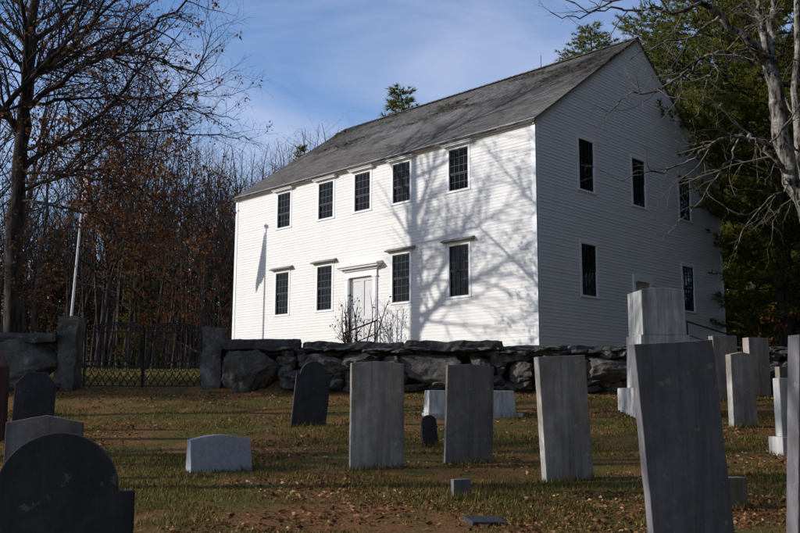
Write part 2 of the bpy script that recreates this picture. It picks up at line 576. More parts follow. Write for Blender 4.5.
# roof: real overlapping shingle courses
def build_roof():
    mb = MB()
    rng = random.Random(11)
    slope_len = math.hypot(WD / 2, ZA - ZE)
    ca, sa = (WD / 2) / slope_len, (ZA - ZE) / slope_len
    OVA = .13
    for side in (0, 1):
        def S(a, s, h):
            n = -s * ca - h * -sa if False else None
            # s: metres up the slope from the wall line, h: above the slope
            inn = s * ca - h * sa
            z = ZE + s * sa + h * ca - .06 * math.sin(math.pi * min(1, max(0, a / L))) * max(0, s / slope_len)
            return PF(a, -inn, z) if side == 0 else PF(a, -(WD - inn), z)
        s = -.25
        ex = .145
        while s < slope_len - .01:
            s1 = min(s + ex + .03, slope_len + .015)
            if side == 0:
                a = -OVA
                while a < L + OVA - .01:
                    w = rng.uniform(.16, .42)
                    e = min(a + w, L + OVA)
                    # wavy old roof: courses lift where shingles have curled
                    lift = noise.noise(V((a * .35, s * 1.2, 2.2)))
                    up = .03 + rng.uniform(-.003, .004) + (max(0, lift - .02) * .16 * rng.random() if s > slope_len * .5 else 0)
                    ds = rng.uniform(-.012, .012)
                    p = [S(a, s + ds, up), S(e, s + ds, up), S(e, s1, .014), S(a, s1, .014)]
                    mb.quad(*p)
                    mb.quad(S(a, s + ds, .0), S(e, s + ds, .0), p[1], p[0])
                    a = e
            else:
                mb.quad(S(L + OVA, s, .03), S(-OVA, s, .03), S(-OVA, s1, .014), S(L + OVA, s1, .014))
            s += ex
        # deck under the shingles closes edges
        c = []
        for h in (-.05, .006):
            c += [S(-OVA + .005, -.24, h), S(L + OVA - .005, -.24, h), S(L + OVA - .005, slope_len, h), S(-OVA + .005, slope_len, h)]
        mb.hexa(c)
    # ridge cap
    for k in range(int(L / .3) + 2):
        a0 = -OVA + k * .3
        if a0 > L + OVA - .05: break
        a1 = min(a0 + .32, L + OVA)
        for side in (1, -1):
            i0 = WD / 2
            mb.quad(PF(a0, -i0, ZA + .075), PF(a1, -i0, ZA + .062), PF(a1, -i0 + side * .16, ZA - .16 * SL + .06), PF(a0, -i0 + side * .16, ZA - .16 * SL + .07))
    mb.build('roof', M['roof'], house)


build_roof()
mb = MB()
mb.bar(PF(4.1, -WD / 2, ZA - .02), PF(4.1, -WD / 2, ZA + .55), .012)
mb.build('lightning_rod', M['iron'], house)


def window(P, a0, a1, z0, z1, cols, rows, hood, rng):
    c = CAS
    mb = MB()   # casing
    mb.fbox(P, a0 - c, a0, -.075, .020, z0 - .03, z1 + .02)
    mb.fbox(P, a1, a1 + c, -.075, .020, z0 - .03, z1 + .02)
    mb.fbox(P, a0 - c, a1 + c, -.075, .0215, z1 + .02, z1 + (.07 if hood == 'upper' else c + .03))
    mb.fbox(P, a0, a1, -.075, .0185, z1, z1 + .0199)
    mb.fbox(P, a0 - c - .02, a1 + c + .02, -.075, .034, z0 - .075, z0 - .0301)
    mb.fbox(P, a0, a1, -.075, .018, z0 - .03, z0)
    w = bevel(mb.build('window', M['trim'], house), .004)
    # sash
    mb = MB()
    zm = z0 + (z1 - z0) * (.5 if rows % 2 == 0 else .4)
    for za, zb_, n in ((z0, zm, -.055), (zm, z1, -.035)):
        mb.fbox(P, a0, a0 + .035, n - .01, n + .02, za, zb_)
        mb.fbox(P, a1 - .035, a1, n - .01, n + .02, za, zb_)
        mb.fbox(P, a0 + .035, a1 - .035, n - .01, n + .02, za, za + .035)
        mb.fbox(P, a0 + .035, a1 - .035, n - .01, n + .02, zb_ - .035, zb_)
    def nz_(z): return -.055 if z < zm else -.035
    for i in range(1, cols):
        a = a0 + (a1 - a0) * i / cols
        for za, zb_, n in ((z0, zm, -.055), (zm, z1, -.035)):
            mb.fbox(P, a - .011, a + .011, n - .006, n + .012, za + .035, zb_ - .035)
    for j in range(1, rows):
        z = z0 + (z1 - z0) * j / rows
        if abs(z - zm) < .06: continue
        n = nz_(z)
        mb.fbox(P, a0 + .035, a1 - .035, n - .007, n + .011, z - .011, z + .011)
    mb.build('sash', M['sash'], w)
    mb = MB()
    for i in range(cols):
        for j in range(rows):
            x0, x1 = a0 + (a1 - a0) * i / cols, a0 + (a1 - a0) * (i + 1) / cols
            y0, y1 = z0 + (z1 - z0) * j / rows, z0 + (z1 - z0) * (j + 1) / rows
            n = nz_((y0 + y1) / 2) - .004
            t = [rng.uniform(-.0016, .0016) for _ in range(4)]
            mb.quad(P(x0, n + t[0], y0), P(x1, n + t[1], y0), P(x1, n + t[2], y1), P(x0, n + t[3], y1))
    mb.build('pane', M['glass'], w)
    zt = z1 + (.07 if hood == 'upper' else c + .03)
    ct = zt
    if hood == 'upper':
        mb = MB()
        mb.fbox(P, a0 - c - .03, a1 + c + .03, -.01, .07, zt + .0001, zt + .03)
        mb.fbox(P, a0 - c - .10, a1 + c + .10, -.01, .14, zt + .0301, zt + .08)
        mb.fbox(P, a0 - c - .14, a1 + c + .14, -.01, .18, zt + .0801, zt + .105)
        bevel(mb.build('hood', M['trim'], w), .01)
    elif hood == 'lower':
        mb = MB()
        A, B = a0 - c - .16, a1 + c + .16
        mb.hexa([P(A, .17, zt), P(B, .17, zt), P(B, -.01, zt), P(A, -.01, zt), P(A, .18, zt + .035), P(B, .18, zt + .035), P(B, -.01, zt + .12), P(A, -.01, zt + .12)])
        mb.build('hood', M['weathered'], w)


for i, (a, b) in enumerate(UW):
    window(PF, a, b, ZU[0], ZU[1], 4, 5, 'upper', rngH)
    if i != 2: window(PF, a, b, ZL[0], ZL[1], 4, 6, 'lower', rngH)
for i, (a, b) in enumerate(VW):
    window(PG, a, b, GU[0], GU[1], 4, 6, None, rngH)
    if i != 1: window(PG, a, b, GL[0], GL[1], 4, 6, None, rngH)


def doorway(P, D, casing_w, cornice):
    a0, a1, z0, z1 = D
    mb = MB()
    mb.fbox(P, a0, a1, -.12, -.07, z0, z1)
    w2 = (a1 - a0) / 2
    am = (a0 + a1) / 2
    for q in (0, 1):
        x0 = a0 + q * w2
        for (u0, u1) in ((.0, .09), (w2 - .09, w2)):
            mb.fbox(P, x0 + u0 + .002, x0 + u1 - .002, -.0699, -.045, z0, z1)
        for zz in (z0, z0 + .75, z0 + 1.55, z1 - .14):
            mb.fbox(P, x0 + .09, x0 + w2 - .09, -.0699, -.047, zz, zz + .13)
    d = mb.build('door', M['door'], house)
    hb = MB(); hb.tube([P(am + .05, -.045, z0 + 1), P(am + .05, .0, z0 + 1), P(am + .05, .012, z0 + 1)], [.012, .03, .01], 8, True)
    hb.build('knob', M['iron'], d)
    mb = MB()
    for s0, s1 in ((a0 - casing_w, a0), (a1, a1 + casing_w)):
        mb.fbox(P, s0, s1, -.12, .05, ZB - .1, z1)
        mb.fbox(P, s0 + .04, s1 - .04, .0501, .07, ZB + .05, z1 - .06)
        mb.fbox(P, s0 - .02, s1 + .02, .0503, .085, z1 - .06, z1 - .001)
    mb.fbox(P, a0 - casing_w, a1 + casing_w, -.12, .06, z1, z1 + .22)
    bevel(mb.build('door_frame', M['trim'], house), .006)
    if cornice:
        mb = MB()
        A, B = a0 - casing_w - .08, a1 + casing_w + .08
        mb.fbox(P, A, B, -.01, .12, z1 + .2202, z1 + .30)
        mb.fbox(P, A - .12, B + .12, -.01, .24, z1 + .3002, z1 + .36)
        mb.hexa([P(A - .16, .29, z1 + .3602), P(B + .16, .29, z1 + .3602), P(B + .16, -.01, z1 + .3602), P(A - .16, -.01, z1 + .3602),
                 P(A - .16, .30, z1 + .41), P(B + .16, .30, z1 + .41), P(B + .16, -.01, z1 + .50), P(A - .16, -.01, z1 + .50)])
        bevel(mb.build('door_cornice', M['trim'], house), .008)
    mb = MB()
    for k in range(3):
        mb.fbox(P, a0 - .5, a1 + .5, .04, .55 + .32 * k, ZB + .08 - .19 * (k + 1), ZB + .08 - .19 * k - .002)
    bevel(mb.build('doorstep', M['found'], house), .012)


doorway(PF, DOOR_F, .22, True)
doorway(PG, DOOR_G, .15, False)
for P, a, s, e, za, zb_ in ((PF, DOOR_F[0] - .25, .15, 1.5, .62, .15), (PG, DOOR_G[1] + .62, 1.0, 2.6, .62, .05)):
    mb = MB()
    hgt = .92
    p0, p1 = P(a, s, ZB + za), P(a, e, ZB + zb_)
    mb.bar(p0 - V((0, 0, za)), p0, .025); mb.bar(p1 - V((0, 0, zb_ + .3)), p1, .025)
    mb.bar(p0, p0 + V((0, 0, hgt)), .025); mb.bar(p1, p1 + V((0, 0, hgt)), .025)
    d = (p1 - p0).normalized()
    mb.bar(p0 + V((0, 0, hgt)) - d * .1, p1 + V((0, 0, hgt)) + d * .12, .028)
    mb.bar(p0 + V((0, 0, hgt * .5)), p1 + V((0, 0, hgt * .5)), .018)
    mb.build('handrail', M['iron'], house)


# ------------------------------------------------------------------ rocks, wall, gate
def rock(mb, c, sx, sy, sz, seed, sub=3, rough=.28, rz=0, cuts=5):
    import bmesh
    bm = bmesh.new(); bmesh.ops.create_icosphere(bm, subdivisions=sub, radius=1)
    rng = random.Random(seed)
    pl = []
    for _ in range(cuts):
        n = V((rng.gauss(0, 1), rng.gauss(0, 1), rng.gauss(0, .8))).normalized()
        pl.append((n, rng.uniform(.55, .85)))
    o = V((seed * 3.7 % 50, seed * 1.9 % 50, seed * .7 % 50))
    n0 = len(mb.v)
    ca, sa = math.cos(rz), math.sin(rz)
    for v in bm.verts:
        p = v.co.copy()
        p = V((math.copysign(abs(p.x) ** .8, p.x), math.copysign(abs(p.y) ** .8, p.y), math.copysign(abs(p.z) ** .8, p.z)))
        for n, d in pl:
            e = p.dot(n) - d
            if e > 0: p -= n * e * .9
        p *= 1 + rough * (noise.noise(p * 1.6 + o) + .5 * noise.noise(p * 3.7 + o) + .25 * noise.noise(p * 8 + o))
        x, y = p.x * sx, p.y * sy
        mb.v.append((c[0] + x * ca - y * sa, c[1] + x * sa + y * ca, c[2] + p.z * sz))
    for f in bm.faces: mb.f.append(tuple(n0 + v.index for v in f.verts))
    bm.free()


def slab(mb, x0, x1, y0, y1, z0, z1, seed, rough=.02, rz=0):
    """rough split granite block"""
    n0 = len(mb.v)
    nx = max(2, int((x1 - x0) / .12)); ny = max(2, int((y1 - y0) / .12)); nz = max(2, int((z1 - z0) / .1))
    idx = {}
    o = V((seed * 1.31, seed * 2.17, seed * .77))
    cx, cy = (x0 + x1) / 2, (y0 + y1) / 2
    for i in range(nx + 1):
        for j in range(ny + 1):
            for k in range(nz + 1):
                if i in (0, nx) or j in (0, ny) or k in (0, nz):
                    p = V((x0 + (x1 - x0) * i / nx, y0 + (y1 - y0) * j / ny, z0 + (z1 - z0) * k / nz))
                    e = (i in (0, nx)) + (j in (0, ny)) + (k in (0, nz))
                    q = p + V((noise.noise(p * 2.5 + o), noise.noise(p * 2.5 + o + V((9, 0, 0))), noise.noise(p * 2.2 + o + V((0, 9, 0))))) * rough * 2.4 \
                        + V((noise.noise(p * 8 + o), noise.noise(p * 8 + o + V((9, 0, 0))), noise.noise(p * 8 + o + V((0, 9, 0))))) * rough
                    if e >= 2:
                        m = V(((x0 + x1) / 2, cy, (z0 + z1) / 2))
                        q += V(((m.x > p.x) * 2 - 1 if i in (0, nx) else 0, (m.y > p.y) * 2 - 1 if j in (0, ny) else 0, (m.z > p.z) * 2 - 1 if k in (0, nz) else 0)) * .018
                    ca, sa = math.cos(rz), math.sin(rz)
                    dx, dy = q.x - cx, q.y - cy
                    idx[i, j, k] = len(mb.v)
                    mb.v.append((cx + dx * ca - dy * sa, cy + dx * sa + dy * ca, q.z))
    def g(a, b, c, d): mb.f.append((idx[a], idx[b], idx[c], idx[d]))
    for i in range(nx):
        for j in range(ny):
            g((i, j, 0), (i, j + 1, 0), (i + 1, j + 1, 0), (i + 1, j, 0)); g((i, j, nz), (i + 1, j, nz), (i + 1, j + 1, nz), (i, j + 1, nz))
        for k in range(nz):
            g((i, 0, k), (i + 1, 0, k), (i + 1, 0, k + 1), (i, 0, k + 1)); g((i, ny, k), (i, ny, k + 1), (i + 1, ny, k + 1), (i + 1, ny, k))
    for j in range(ny):
        for k in range(nz):
            g((0, j, k), (0, j, k + 1), (0, j + 1, k + 1), (0, j + 1, k)); g((nx, j, k), (nx, j + 1, k), (nx, j + 1, k + 1), (nx, j, k + 1))


WY = 20.1


def stone_wall(px0, px1, top, label, caps, boulders, seed, rub_top):
    """top(px) -> photo height of the wall's top line"""
    rng = random.Random(seed)
    X = lambda px: pix(px, 370, WY).x
    xm = X((px0 + px1) / 2)
    w = thing('stone_wall', label, 'stone wall', (xm, WY, gz(xm, WY)))
    for a, b, dz in caps:
        za = pix((a + b) / 2, top((a + b) / 2), WY - .3).z + dz
        th = .235 + rng.uniform(-.03, .02)
        mb = MB(); slab(mb, X(a) + .01, X(b) - .01, WY - .36 + rng.uniform(-.05, .05), WY + .36, za - th, za, rng.random() * 90, .024, rng.uniform(-.012, .012))
        mb.build('capstone', M['cap'], w)
        x = X(a) + .1
        mb = MB(); q_ = 0
        while x < X(b):
            rock(mb, (x, WY + rng.uniform(.0, .22), za - th - .05), rng.uniform(.16, .3), .22, .10, 700 + a + q_, 2, .25, 0, 8); x += .24; q_ += 1
        mb.build('chinking', M['rock'], w)
    taken = []
    for px, py, hw, hh in boulders:
        c = pix(px, py, WY - .25)
        k = (WY - .25) / F_PX
        mb = MB(); rock(mb, (c.x, c.y, c.z), hw * k * 1.2, .46, hh * k * 1.2, int(px) + 3, 5, .20, 0, 12)
        mb.build('boulder', M['rock'], w)
        taken.append((c.x, hw * k * .9, c.z, hh * k * .9))
    mb = MB()
    x = X(px0) + .05
    s = seed * 100
    while x < X(px1):
        px = 400 + x / WY * F_PX
        zt = pix(px, rub_top(px), WY).z
        z = gz(x, WY - .3) + .02
        colw = rng.uniform(.26, .55)
        while z < zt - .03:
            h = rng.uniform(.08, .19)
            h = min(h, max(.05, (zt - z) / 2))
            s += 1
            if not any(abs(x - a) < b and abs(z - c) < d for a, b, c, d in taken):
                for yy in (WY - .22, WY + .18):
                    rock(mb, (x + rng.uniform(-.06, .06), yy + rng.uniform(-.1, .08), z + h), colw * rng.uniform(.55, .8), .28, h * 1.12, s, 3 if yy < WY else 2, .30, rng.uniform(-.3, .3), 9)
                    s += 1
            z += h * 1.55
        x += colw * .85
    mb.build('rubble', M['rock'], w)
    return w


stone_wall(224, 800 + 30, lambda p: np.interp(p, [224, 330, 480, 500, 530, 610, 640, 800], [338, 341, 341, 341, 345.5, 344.5, 347, 348]),
           'dry stone wall with long flat capstones running in front of the white building', [(222, 301, 0), (302, 404, -.01), (405, 503, .01), (504, 567, -.0), (568, 633, .0), (634, 712, -.01), (713, 790, 0), (791, 850, 0)],
           [(247, 371, 26, 23), (436, 371, 35, 21), (358, 362, 17, 9), (392, 372, 16, 15), (325, 366, 22, 10), (610, 372, 26, 13), (575, 372, 16, 14), (480, 368, 12, 12), (520, 374, 14, 10), (545, 368, 12, 10), (300, 378, 14, 10), (668, 374, 28, 14), (760, 376, 26, 13), (715, 374, 22, 12)],
           5, lambda p: 350)
stone_wall(-60, 62, lambda p: 333 if p > -20 else 334, 'dry stone wall of big boulders left of the iron gate', [(-62, -8, 0), (-7, 61, -.0)],
           [(25, 366, 33, 22), (-38, 366, 30, 22)], 8, lambda p: 348)
for px0, px1, ty, lab in ((62, 82, 317, 'tall granite gatepost at the left side of the iron gate'), (204, 225, 327, 'shorter granite gatepost where the gate meets the long wall')):
    p = pix((px0 + px1) / 2, ty, WY); k = WY / F_PX
    mb = MB()
    g = gz(p.x, WY)
    hw = (px1 - px0) / 2 * k
    slab(mb, p.x - hw, p.x + hw, WY - hw, WY + hw, g - .25, p.z, px0 + 1, .022)
    o = mb.build('gatepost', M['rock'])
    tag(o, lab, 'gatepost', 'granite gateposts')


def iron_gate():
    xl, xr = pix(83, 370, WY).x, pix(203, 370, WY).x
    g = gz((xl + xr) / 2, WY) + .06
    top = pix(140, 332, WY).z
    xm = (xl + xr) / 2
    mid = pix(140, 366, WY).z
    labels = ('left leaf of the black wrought iron gate with latticed foot', 'right leaf of the black wrought iron gate beside the shorter gatepost')
    for q, (x0, x1) in enumerate(((xl + .03, xm - .012), (xm + .012, xr - .03))):
        t = thing('iron_gate', labels[q], 'gate', ((x0 + x1) / 2, WY, g), 'leaves of the iron gate')
        mb = MB()
        for x in (x0, x1):
            mb.box(x - .022, x + .022, WY - .022, WY + .022, g, top + .05)
        for z in (g + .03, mid, mid + .10, top):
            mb.box(x0 + .022, x1 - .022, WY - .014, WY + .014, z - .014, z + .014)
        mb.build('frame', M['iron'], t)
        n = 13
        mb = MB()
        for i in range(1, n):
            x = x0 + (x1 - x0) * i / n
            mb.bar((x, WY, mid + .10), (x, WY, top + .09), .013)
            mb.tube([V((x, WY, top + .07)), V((x, WY, top + .11)), V((x, WY, top + .19))], [.012, .026, .003], 6)
        mb.build('bars', M['iron'], t)
        # foot lattice: crossed curved bars that touch like chained diamonds
        mb = MB()
        m = 8
        dw = (x1 - x0) / m
        h0, h1 = g + .045, mid - .015
        for i in range(m):
            for s in (1, -1):
                pts = []
                for k in range(7):
                    u = k / 6
                    off = math.sin((u - .5) * math.pi) * dw * .5
                    pts.append(V((x0 + (i + .5) * dw + s * off, WY + s * .008, h0 + (h1 - h0) * u * .74)))
                mb.tube(pts, [.013] * 7, 5)
            c = V((x0 + (i + .5) * dw, WY, h1 - (h1 - h0) * .14))
            r = (h1 - h0) * .13
            mb.tube([c + V((math.cos(w * .5236) * r, 0, math.sin(w * .5236) * r)) for w in range(13)], [.010] * 13, 5)
        mb.build('lattice', M['iron'], t)
        mb = MB()
        cxm = (x0 + x1) / 2
        w = (x1 - x0) * .42
        for rr in (1, .72):
            mb.tube([V((cxm + math.cos(a * math.pi / 16) * w * rr, WY, top + .06 + math.sin(a * math.pi / 16) * .15 * rr)) for a in range(17)], [.016] * 17, 5)
        for s in (1, -1):
            for j in range(3):
                cc = V((cxm + s * w * (.22 + .27 * j), WY, top + .08 + .03 * (2 - j)))
                r0 = .06 - .012 * j
                mb.tube([cc + V((math.cos(a * .6) * r0 * (1 - a / 18), 0, math.sin(a * .6) * r0 * (1 - a / 18))) for a in range(15)], [.010] * 15, 5)
        mb.build('crest', M['iron'], t)


iron_gate()


# ------------------------------------------------------------------ gravestones
def outline(shape, w, h):
    """(x, z) outline from the foot up, wide at x = +-w/2, top at h"""
    r = w / 2
    if shape == 'dome':          # shoulders with a round head
        sh = w * .075; rr = r - sh * 1.5
        zs = h - rr * .98
        top = [(math.cos(a * math.pi / 24) * rr, zs + math.sin(a * math.pi / 24) * rr * .98) for a in range(25)]
        return [(r, 0), (r, zs - .005), (rr + .002, zs - .005)] + top + [(-rr - .002, zs - .005), (-r, zs - .005), (-r, 0)]
    if shape == 'round':
        zs = h - r * .85
        top = [(math.cos(a * math.pi / 20) * r, zs + math.sin(a * math.pi / 20) * r * .85) for a in range(21)]
        return [(r, 0)] + top + [(-r, 0)]
    if shape == 'peak':
        return [(r, 0), (r, h - w * .045), (r * .5, h - w * .02), (0, h), (-r * .5, h - w * .02), (-r, h - w * .045), (-r, 0)]
    if shape == 'peak2':
        return [(r, 0), (r, h - w * .10), (0, h), (-r, h - w * .10), (-r, 0)]
    if shape == 'clipped':
        return [(r, 0), (r, h - w * .33), (r * .88, h - w * .25), (r * .62, h - w * .1), (r * .5, h), (-r * .5, h), (-r * .62, h - w * .1), (-r * .88, h - w * .25), (-r, h - w * .33), (-r, 0)]
    if shape == 'arch':
        n = 12
        return [(r, 0), (r, h - w * .06)] + [(r * .86 - r * 1.72 * i / n, h - w * .035 + w * .035 * math.sin(math.pi * i / n)) for i in range(n + 1)] + [(-r, h - w * .06), (-r, 0)]
    return [(r, 0), (r, h), (-r, h), (-r, 0)]


def chip(ol, seed):
    out = []
    n = len(ol)
    for i in range(n):
        a, b = V((*ol[i], 0)), V((*ol[(i + 1) % n], 0))
        m = max(1, int((b - a).length / .035)) if i < n - 1 else 1
        for k in range(m):
            p = a.lerp(b, k / m)
            q = V((p.x * 1.0, seed, p.y))
            w = .0045 * noise.noise(q * 9) + .007 * min(0, noise.noise(q * 26) + .25)
            c_ = V((p.x, p.y - ol[len(ol) // 2][1] * .5, 0))
            p = p + c_.normalized() * w if p.y > .02 else p
            out.append((p.x, p.y))
    return out


def prism(mb, ol, th, M4, taper=0):
    n0 = len(mb.v); n = len(ol)
    zmax = max(z for _, z in ol)
    for s in (-1, 1):
        for x, z in ol:
            k = th / 2 * (1 - taper * z / zmax)
            p = M4 @ V((x, s * k if s < 0 or not taper else k, z)); mb.v.append(tuple(p))
    mb.f.append(tuple(n0 + i for i in range(n)))
    mb.f.append(tuple(n0 + n + i for i in range(n))[::-1])
    for i in range(n):
        j = (i + 1) % n
        mb.f.append((n0 + j, n0 + i, n0 + n + i, n0 + n + j))


def frame_at(p, yaw, lean=0, tip=0):
    return Matrix.Translation(p) @ Matrix.Rotation(math.radians(yaw), 4, 'Z') @ Matrix.Rotation(math.radians(lean), 4, 'Y') @ Matrix.Rotation(math.radians(tip), 4, 'X')


STONE_SPOTS = []


def grave(label, xl, xr, yb, yt, shape, mat, th=.09, yaw=14, lean=0, tip=0, depth=None, name='gravestone', cat='gravestone', bev=.006, group='gravestones in the grass'):
    px = (xl + xr) / 2
    if depth is None: p = hit(px, yb)
    else:
        p = pix(px, 400, depth); p.z = gz(p.x, p.y)
    k = p.y / F_PX
    top = pix(px, yt, p.y).z
    w = (xr - xl) * k / math.cos(math.radians(yaw) ) * .98
    h = top - p.z
    STONE_SPOTS.append((p.x, p.y, w))
    sink = .22
    ol = [(x, z + sink if z > 1e-6 else z) for x, z in outline(shape, w, h)]
    mb = MB()
    Mx = frame_at(p, yaw, lean, tip) @ Matrix.Translation((0, 0, -sink))
    prism(mb, chip(ol, xl * .37), th, Mx)
    o = mb.build(name, M[mat])
    # origin at the foot of the stone
    o.data.transform(Matrix.Translation(-p)); o.location = p
    bevel(o, bev, 2)
    tag(o, label, cat, group)
    return o, p, k


grave('big round shouldered blue slate headstone in the near left corner', -11, 135, 0, 433, 'dome', 'slate', .085, 12, 0, -2, depth=4.25)
grave('low broad headstone with shallow peaked top behind the big round slate', 6, 78, 479, 415, 'peak2', 'slategrey', .10, 10, 0)
grave('dark headstone with clipped shoulders in front of the boulder wall', 13, 51, 432, 372, 'clipped', 'darkslate', .08, 12, 1)
o5, p5, k5 = grave('dark domed slate headstone leaning right before the long wall', 291, 325, 426, 361, 'dome', 'darkslate', .08, 14, 5, 2)
grave('tall plain grey tablet standing left of centre beside small dark stone', 350, 403, 468, 361, 'peak', 'marble', .10, 14, 0)
grave('tiny dark rounded footstone tilted left between two tall tablets', 423, 438, 446, 415, 'round', 'darkslate', .06, 16, -5)
grave('tall grey slate tablet with slight peaked top in front of low white marker', 444, 492, 463, 364, 'peak', 'slategrey', .08, 13, 1.8)
grave('tall flat topped marble tablet with rough foot and sunlit left edge', 543, 593, 480, 356, 'flat', 'marble', .13, 17, -3.0)
grave('huge dark slate slab tilted left in the near right foreground', 645, 731, 0, 342, 'flat', 'slab', .085, 13, -4.3, 0, depth=6.5)
grave('pale tablet half hidden behind the huge dark slab', 713, 740, 401, 336, 'flat', 'marble', .16, 15, -1)
grave('tapered headstone with peaked top in front of two pale tablets', 730, 757, 427, 352, 'peak2', 'marble', .14, 16, 0)
grave('pale flat topped tablet beside the wall with shaded face', 747, 770, 397, 338, 'flat', 'marble', .20, 17, 0)
grave('large dark upright slab cut off at the right edge', 776, 860, 0, 338, 'flat', 'slab', .12, 15, 4.6, 0, depth=6.3)
grave('short tan headstone close to the wall at far right', 777, 800, 398, 367, 'flat', 'tan', .14, 18, 0)
grave('small squared footstone alone in the grass in front', 452, 470, 498, 479, 'flat', 'slategrey', .09, 16, 0)
grave('small mossy block standing behind the huge dark slab', 723, 745, 509, 477, 'flat', 'tan', .14, 14, 0)
# flush marker
p = hit(485, 523); p.z += .004
mb = MB(); prism(mb, [(.17, -.1), (.17, .035), (-.17, .035), (-.17, -.1)], .30, frame_at(p, 14, 2, 4))
o = mb.build('flush_marker', M['darkslate']); bevel(o, .01); tag(o, 'small flat stone marker lying flush in the leafy grass', 'grave marker')


# low bevelled white marker
def slant_marker():
    p = hit(219, 470); k = p.y / F_PX
    w, h, d0, d1 = 60 * k, 34 * k, .34, .16
    mb = MB()
    Mx = frame_at(p, 25)
    n = 14
    ol = [(w / 2, -.1), (w / 2, h * .86)] + [(w / 2 - w * i / n, h * (.86 + .14 * math.sin(math.pi * i / n))) for i in range(1, n)] + [(-w / 2, h * .86), (-w / 2, -.1)]
    n0 = len(mb.v); m = len(ol)
    for s in (-1, 1):
        for x, z in ol:
            zz = max(z, 0) / h
            y = -d0 / 2 + (d0 - d1) * zz * .75 if s < 0 else d0 / 2 - (d0 - d1) * zz * .25
            mb.v.append(tuple(Mx @ V((x, y, z))))
    mb.f.append(tuple(n0 + i for i in range(m))); mb.f.append(tuple(n0 + m + i for i in range(m))[::-1])
    for i in range(m):
        j = (i + 1) % m
        mb.f.append((n0 + j, n0 + i, n0 + m + i, n0 + m + j))
    o = mb.build('slant_marker', M['granite']); o.data.transform(Matrix.Translation(-p)); o.location = p
    bevel(o, .008); tag(o, 'low pale granite marker with arched top and sloping face in the grass', 'gravestone', 'gravestones in the grass')
    STONE_SPOTS.append((p.x, p.y, w))


slant_marker()


def low_marker():
    p = hit(470, 416); k = p.y / F_PX
    t = thing('wide_marker', 'low wide white marble marker behind the tall slate tablet', 'gravestone', p, 'gravestones in the grass')
    Mx = frame_at(p, 13)
    w = 90 * k; h = 25 * k
    mb = MB()
    def fb(x0, x1, y0, y1, z0, z1, ins=0):
        mb.hexa([Mx @ V(c) for c in ((x0, y0, z0), (x1, y0, z0), (x1, y1, z0), (x0, y1, z0), (x0 + ins, y0 + ins * 2, z1), (x1 - ins, y0 + ins * 2, z1), (x1 - ins, y1 - ins, z1), (x0 + ins, y1 - ins, z1))])
    fb(-w / 2 - .02, w / 2 + .10, -.26, .26, -.1, .055)
    bevel(mb.build('plinth', M['white'], t), .008)
    mb = MB(); fb(-w / 2, w / 2, -.18, .20, .0552, h, .025)
    bevel(mb.build('block', M['white'], t), .012)
    STONE_SPOTS.append((p.x, p.y, w))


low_marker()


def monument():
    p = hit(660, 414); k = p.y / F_PX
    t = thing('monument', 'tall thick white marble monument on a stepped base with sunlit left face', 'monument', p)
    yaw = 6
    zt = pix(657, 290, p.y).z - p.z
    z1 = pix(657, 388, p.y).z - p.z
    z2 = pix(657, 336, p.y).z - p.z
    Mx = frame_at(p, yaw)
    def fb(mb, x0, x1, y0, y1, z0, z1, ins=0):
        mb.hexa([Mx @ V(c) for c in ((x0, y0, z0), (x1, y0, z0), (x1, y1, z0), (x0, y1, z0), (x0 + ins, y0 + ins, z1), (x1 - ins, y0 + ins, z1), (x1 - ins, y1 - ins, z1), (x0 + ins, y1 - ins, z1))])
    mb = MB(); fb(mb, -34 * k, 36 * k, -.42, .46, -.15, z1); bevel(mb.build('base', M['white'], t), .012)
    mb = MB(); fb(mb, -25 * k, 27 * k, -.37, .40, z1 + .0005, z2, .015); bevel(mb.build('die', M['white'], t), .01)
    mb = MB()
    w = 22 * k; d = .36
    n = 10
    ol = [(w, z2 + .0005), (w, zt - .05)] + [(w - 2 * w * i / n, zt - .045 + .045 * math.sin(math.pi * i / n)) for i in range(n + 1)] + [(-w, zt - .05), (-w, z2 + .0005)]
    prism(mb, ol, d * 2, Mx)
    bevel(mb.build('tablet', M['white'], t), .02)
    STONE_SPOTS.append((p.x, p.y, 1.5))


monument()


def small_monument():
    p = hit(779, 458); k = p.y / F_PX
    q = V((p.x + 12 * k, p.y + .2, 0)); q.z = gz(q.x, q.y)
    t = thing('small_monument', 'slim white monument on a block base beside the large dark slab at right', 'monument', q)
    Mx = frame_at(q, 15)
    def fb(mb, x0, x1, y0, y1, z0, z1):
        mb.hexa([Mx @ V(c) for c in ((x0, y0, z0), (x1, y0, z0), (x1, y1, z0), (x0, y1, z0), (x0, y0, z1), (x1, y0, z1), (x1, y1, z1), (x0, y1, z1))])
    zb = 18 * k; zt = 76 * k
    mb = MB(); fb(mb, -9 * k, 17 * k, -.13, .17, -.15, zb); bevel(mb.build('base', M['white'], t), .01)
    mb = MB(); fb(mb, -5 * k, 11 * k, -.06, .08, zb + .0005, zt); bevel(mb.build('tablet', M['white'], t), .01)
    STONE_SPOTS.append((q.x, q.y, .5))


small_monument()


def red_post():
    p = hit(-4, 441); k = p.y / F_PX
    h = 86 * k; w = 8 * k
    mb = MB(); Mx = frame_at(p, 10)
    c = [(-w, -w, -.2), (w, -w, -.2), (w, w, -.2), (-w, w, -.2)]
    c2 = [(-w * .8, -w * .8, h - .2), (w * .8, -w * .8, h - .2), (w * .8, w * .8, h - .2), (-w * .8, w * .8, h - .2)]
    mb.hexa([Mx @ V(q) for q in c + c2])
    n = len(mb.v); mb.v.append(tuple(Mx @ V((0, 0, h))))
    b = n - 4
    mb.f.pop(-5)
    for i in range(4): mb.f.append((b + i, b + (i + 1) % 4, n))
    o = mb.build('red_obelisk', M['redgranite']); o.data.transform(Matrix.Translation(-p)); o.location = p
    tag(o, 'dark red pointed post at the left edge of the graveyard', 'grave post')


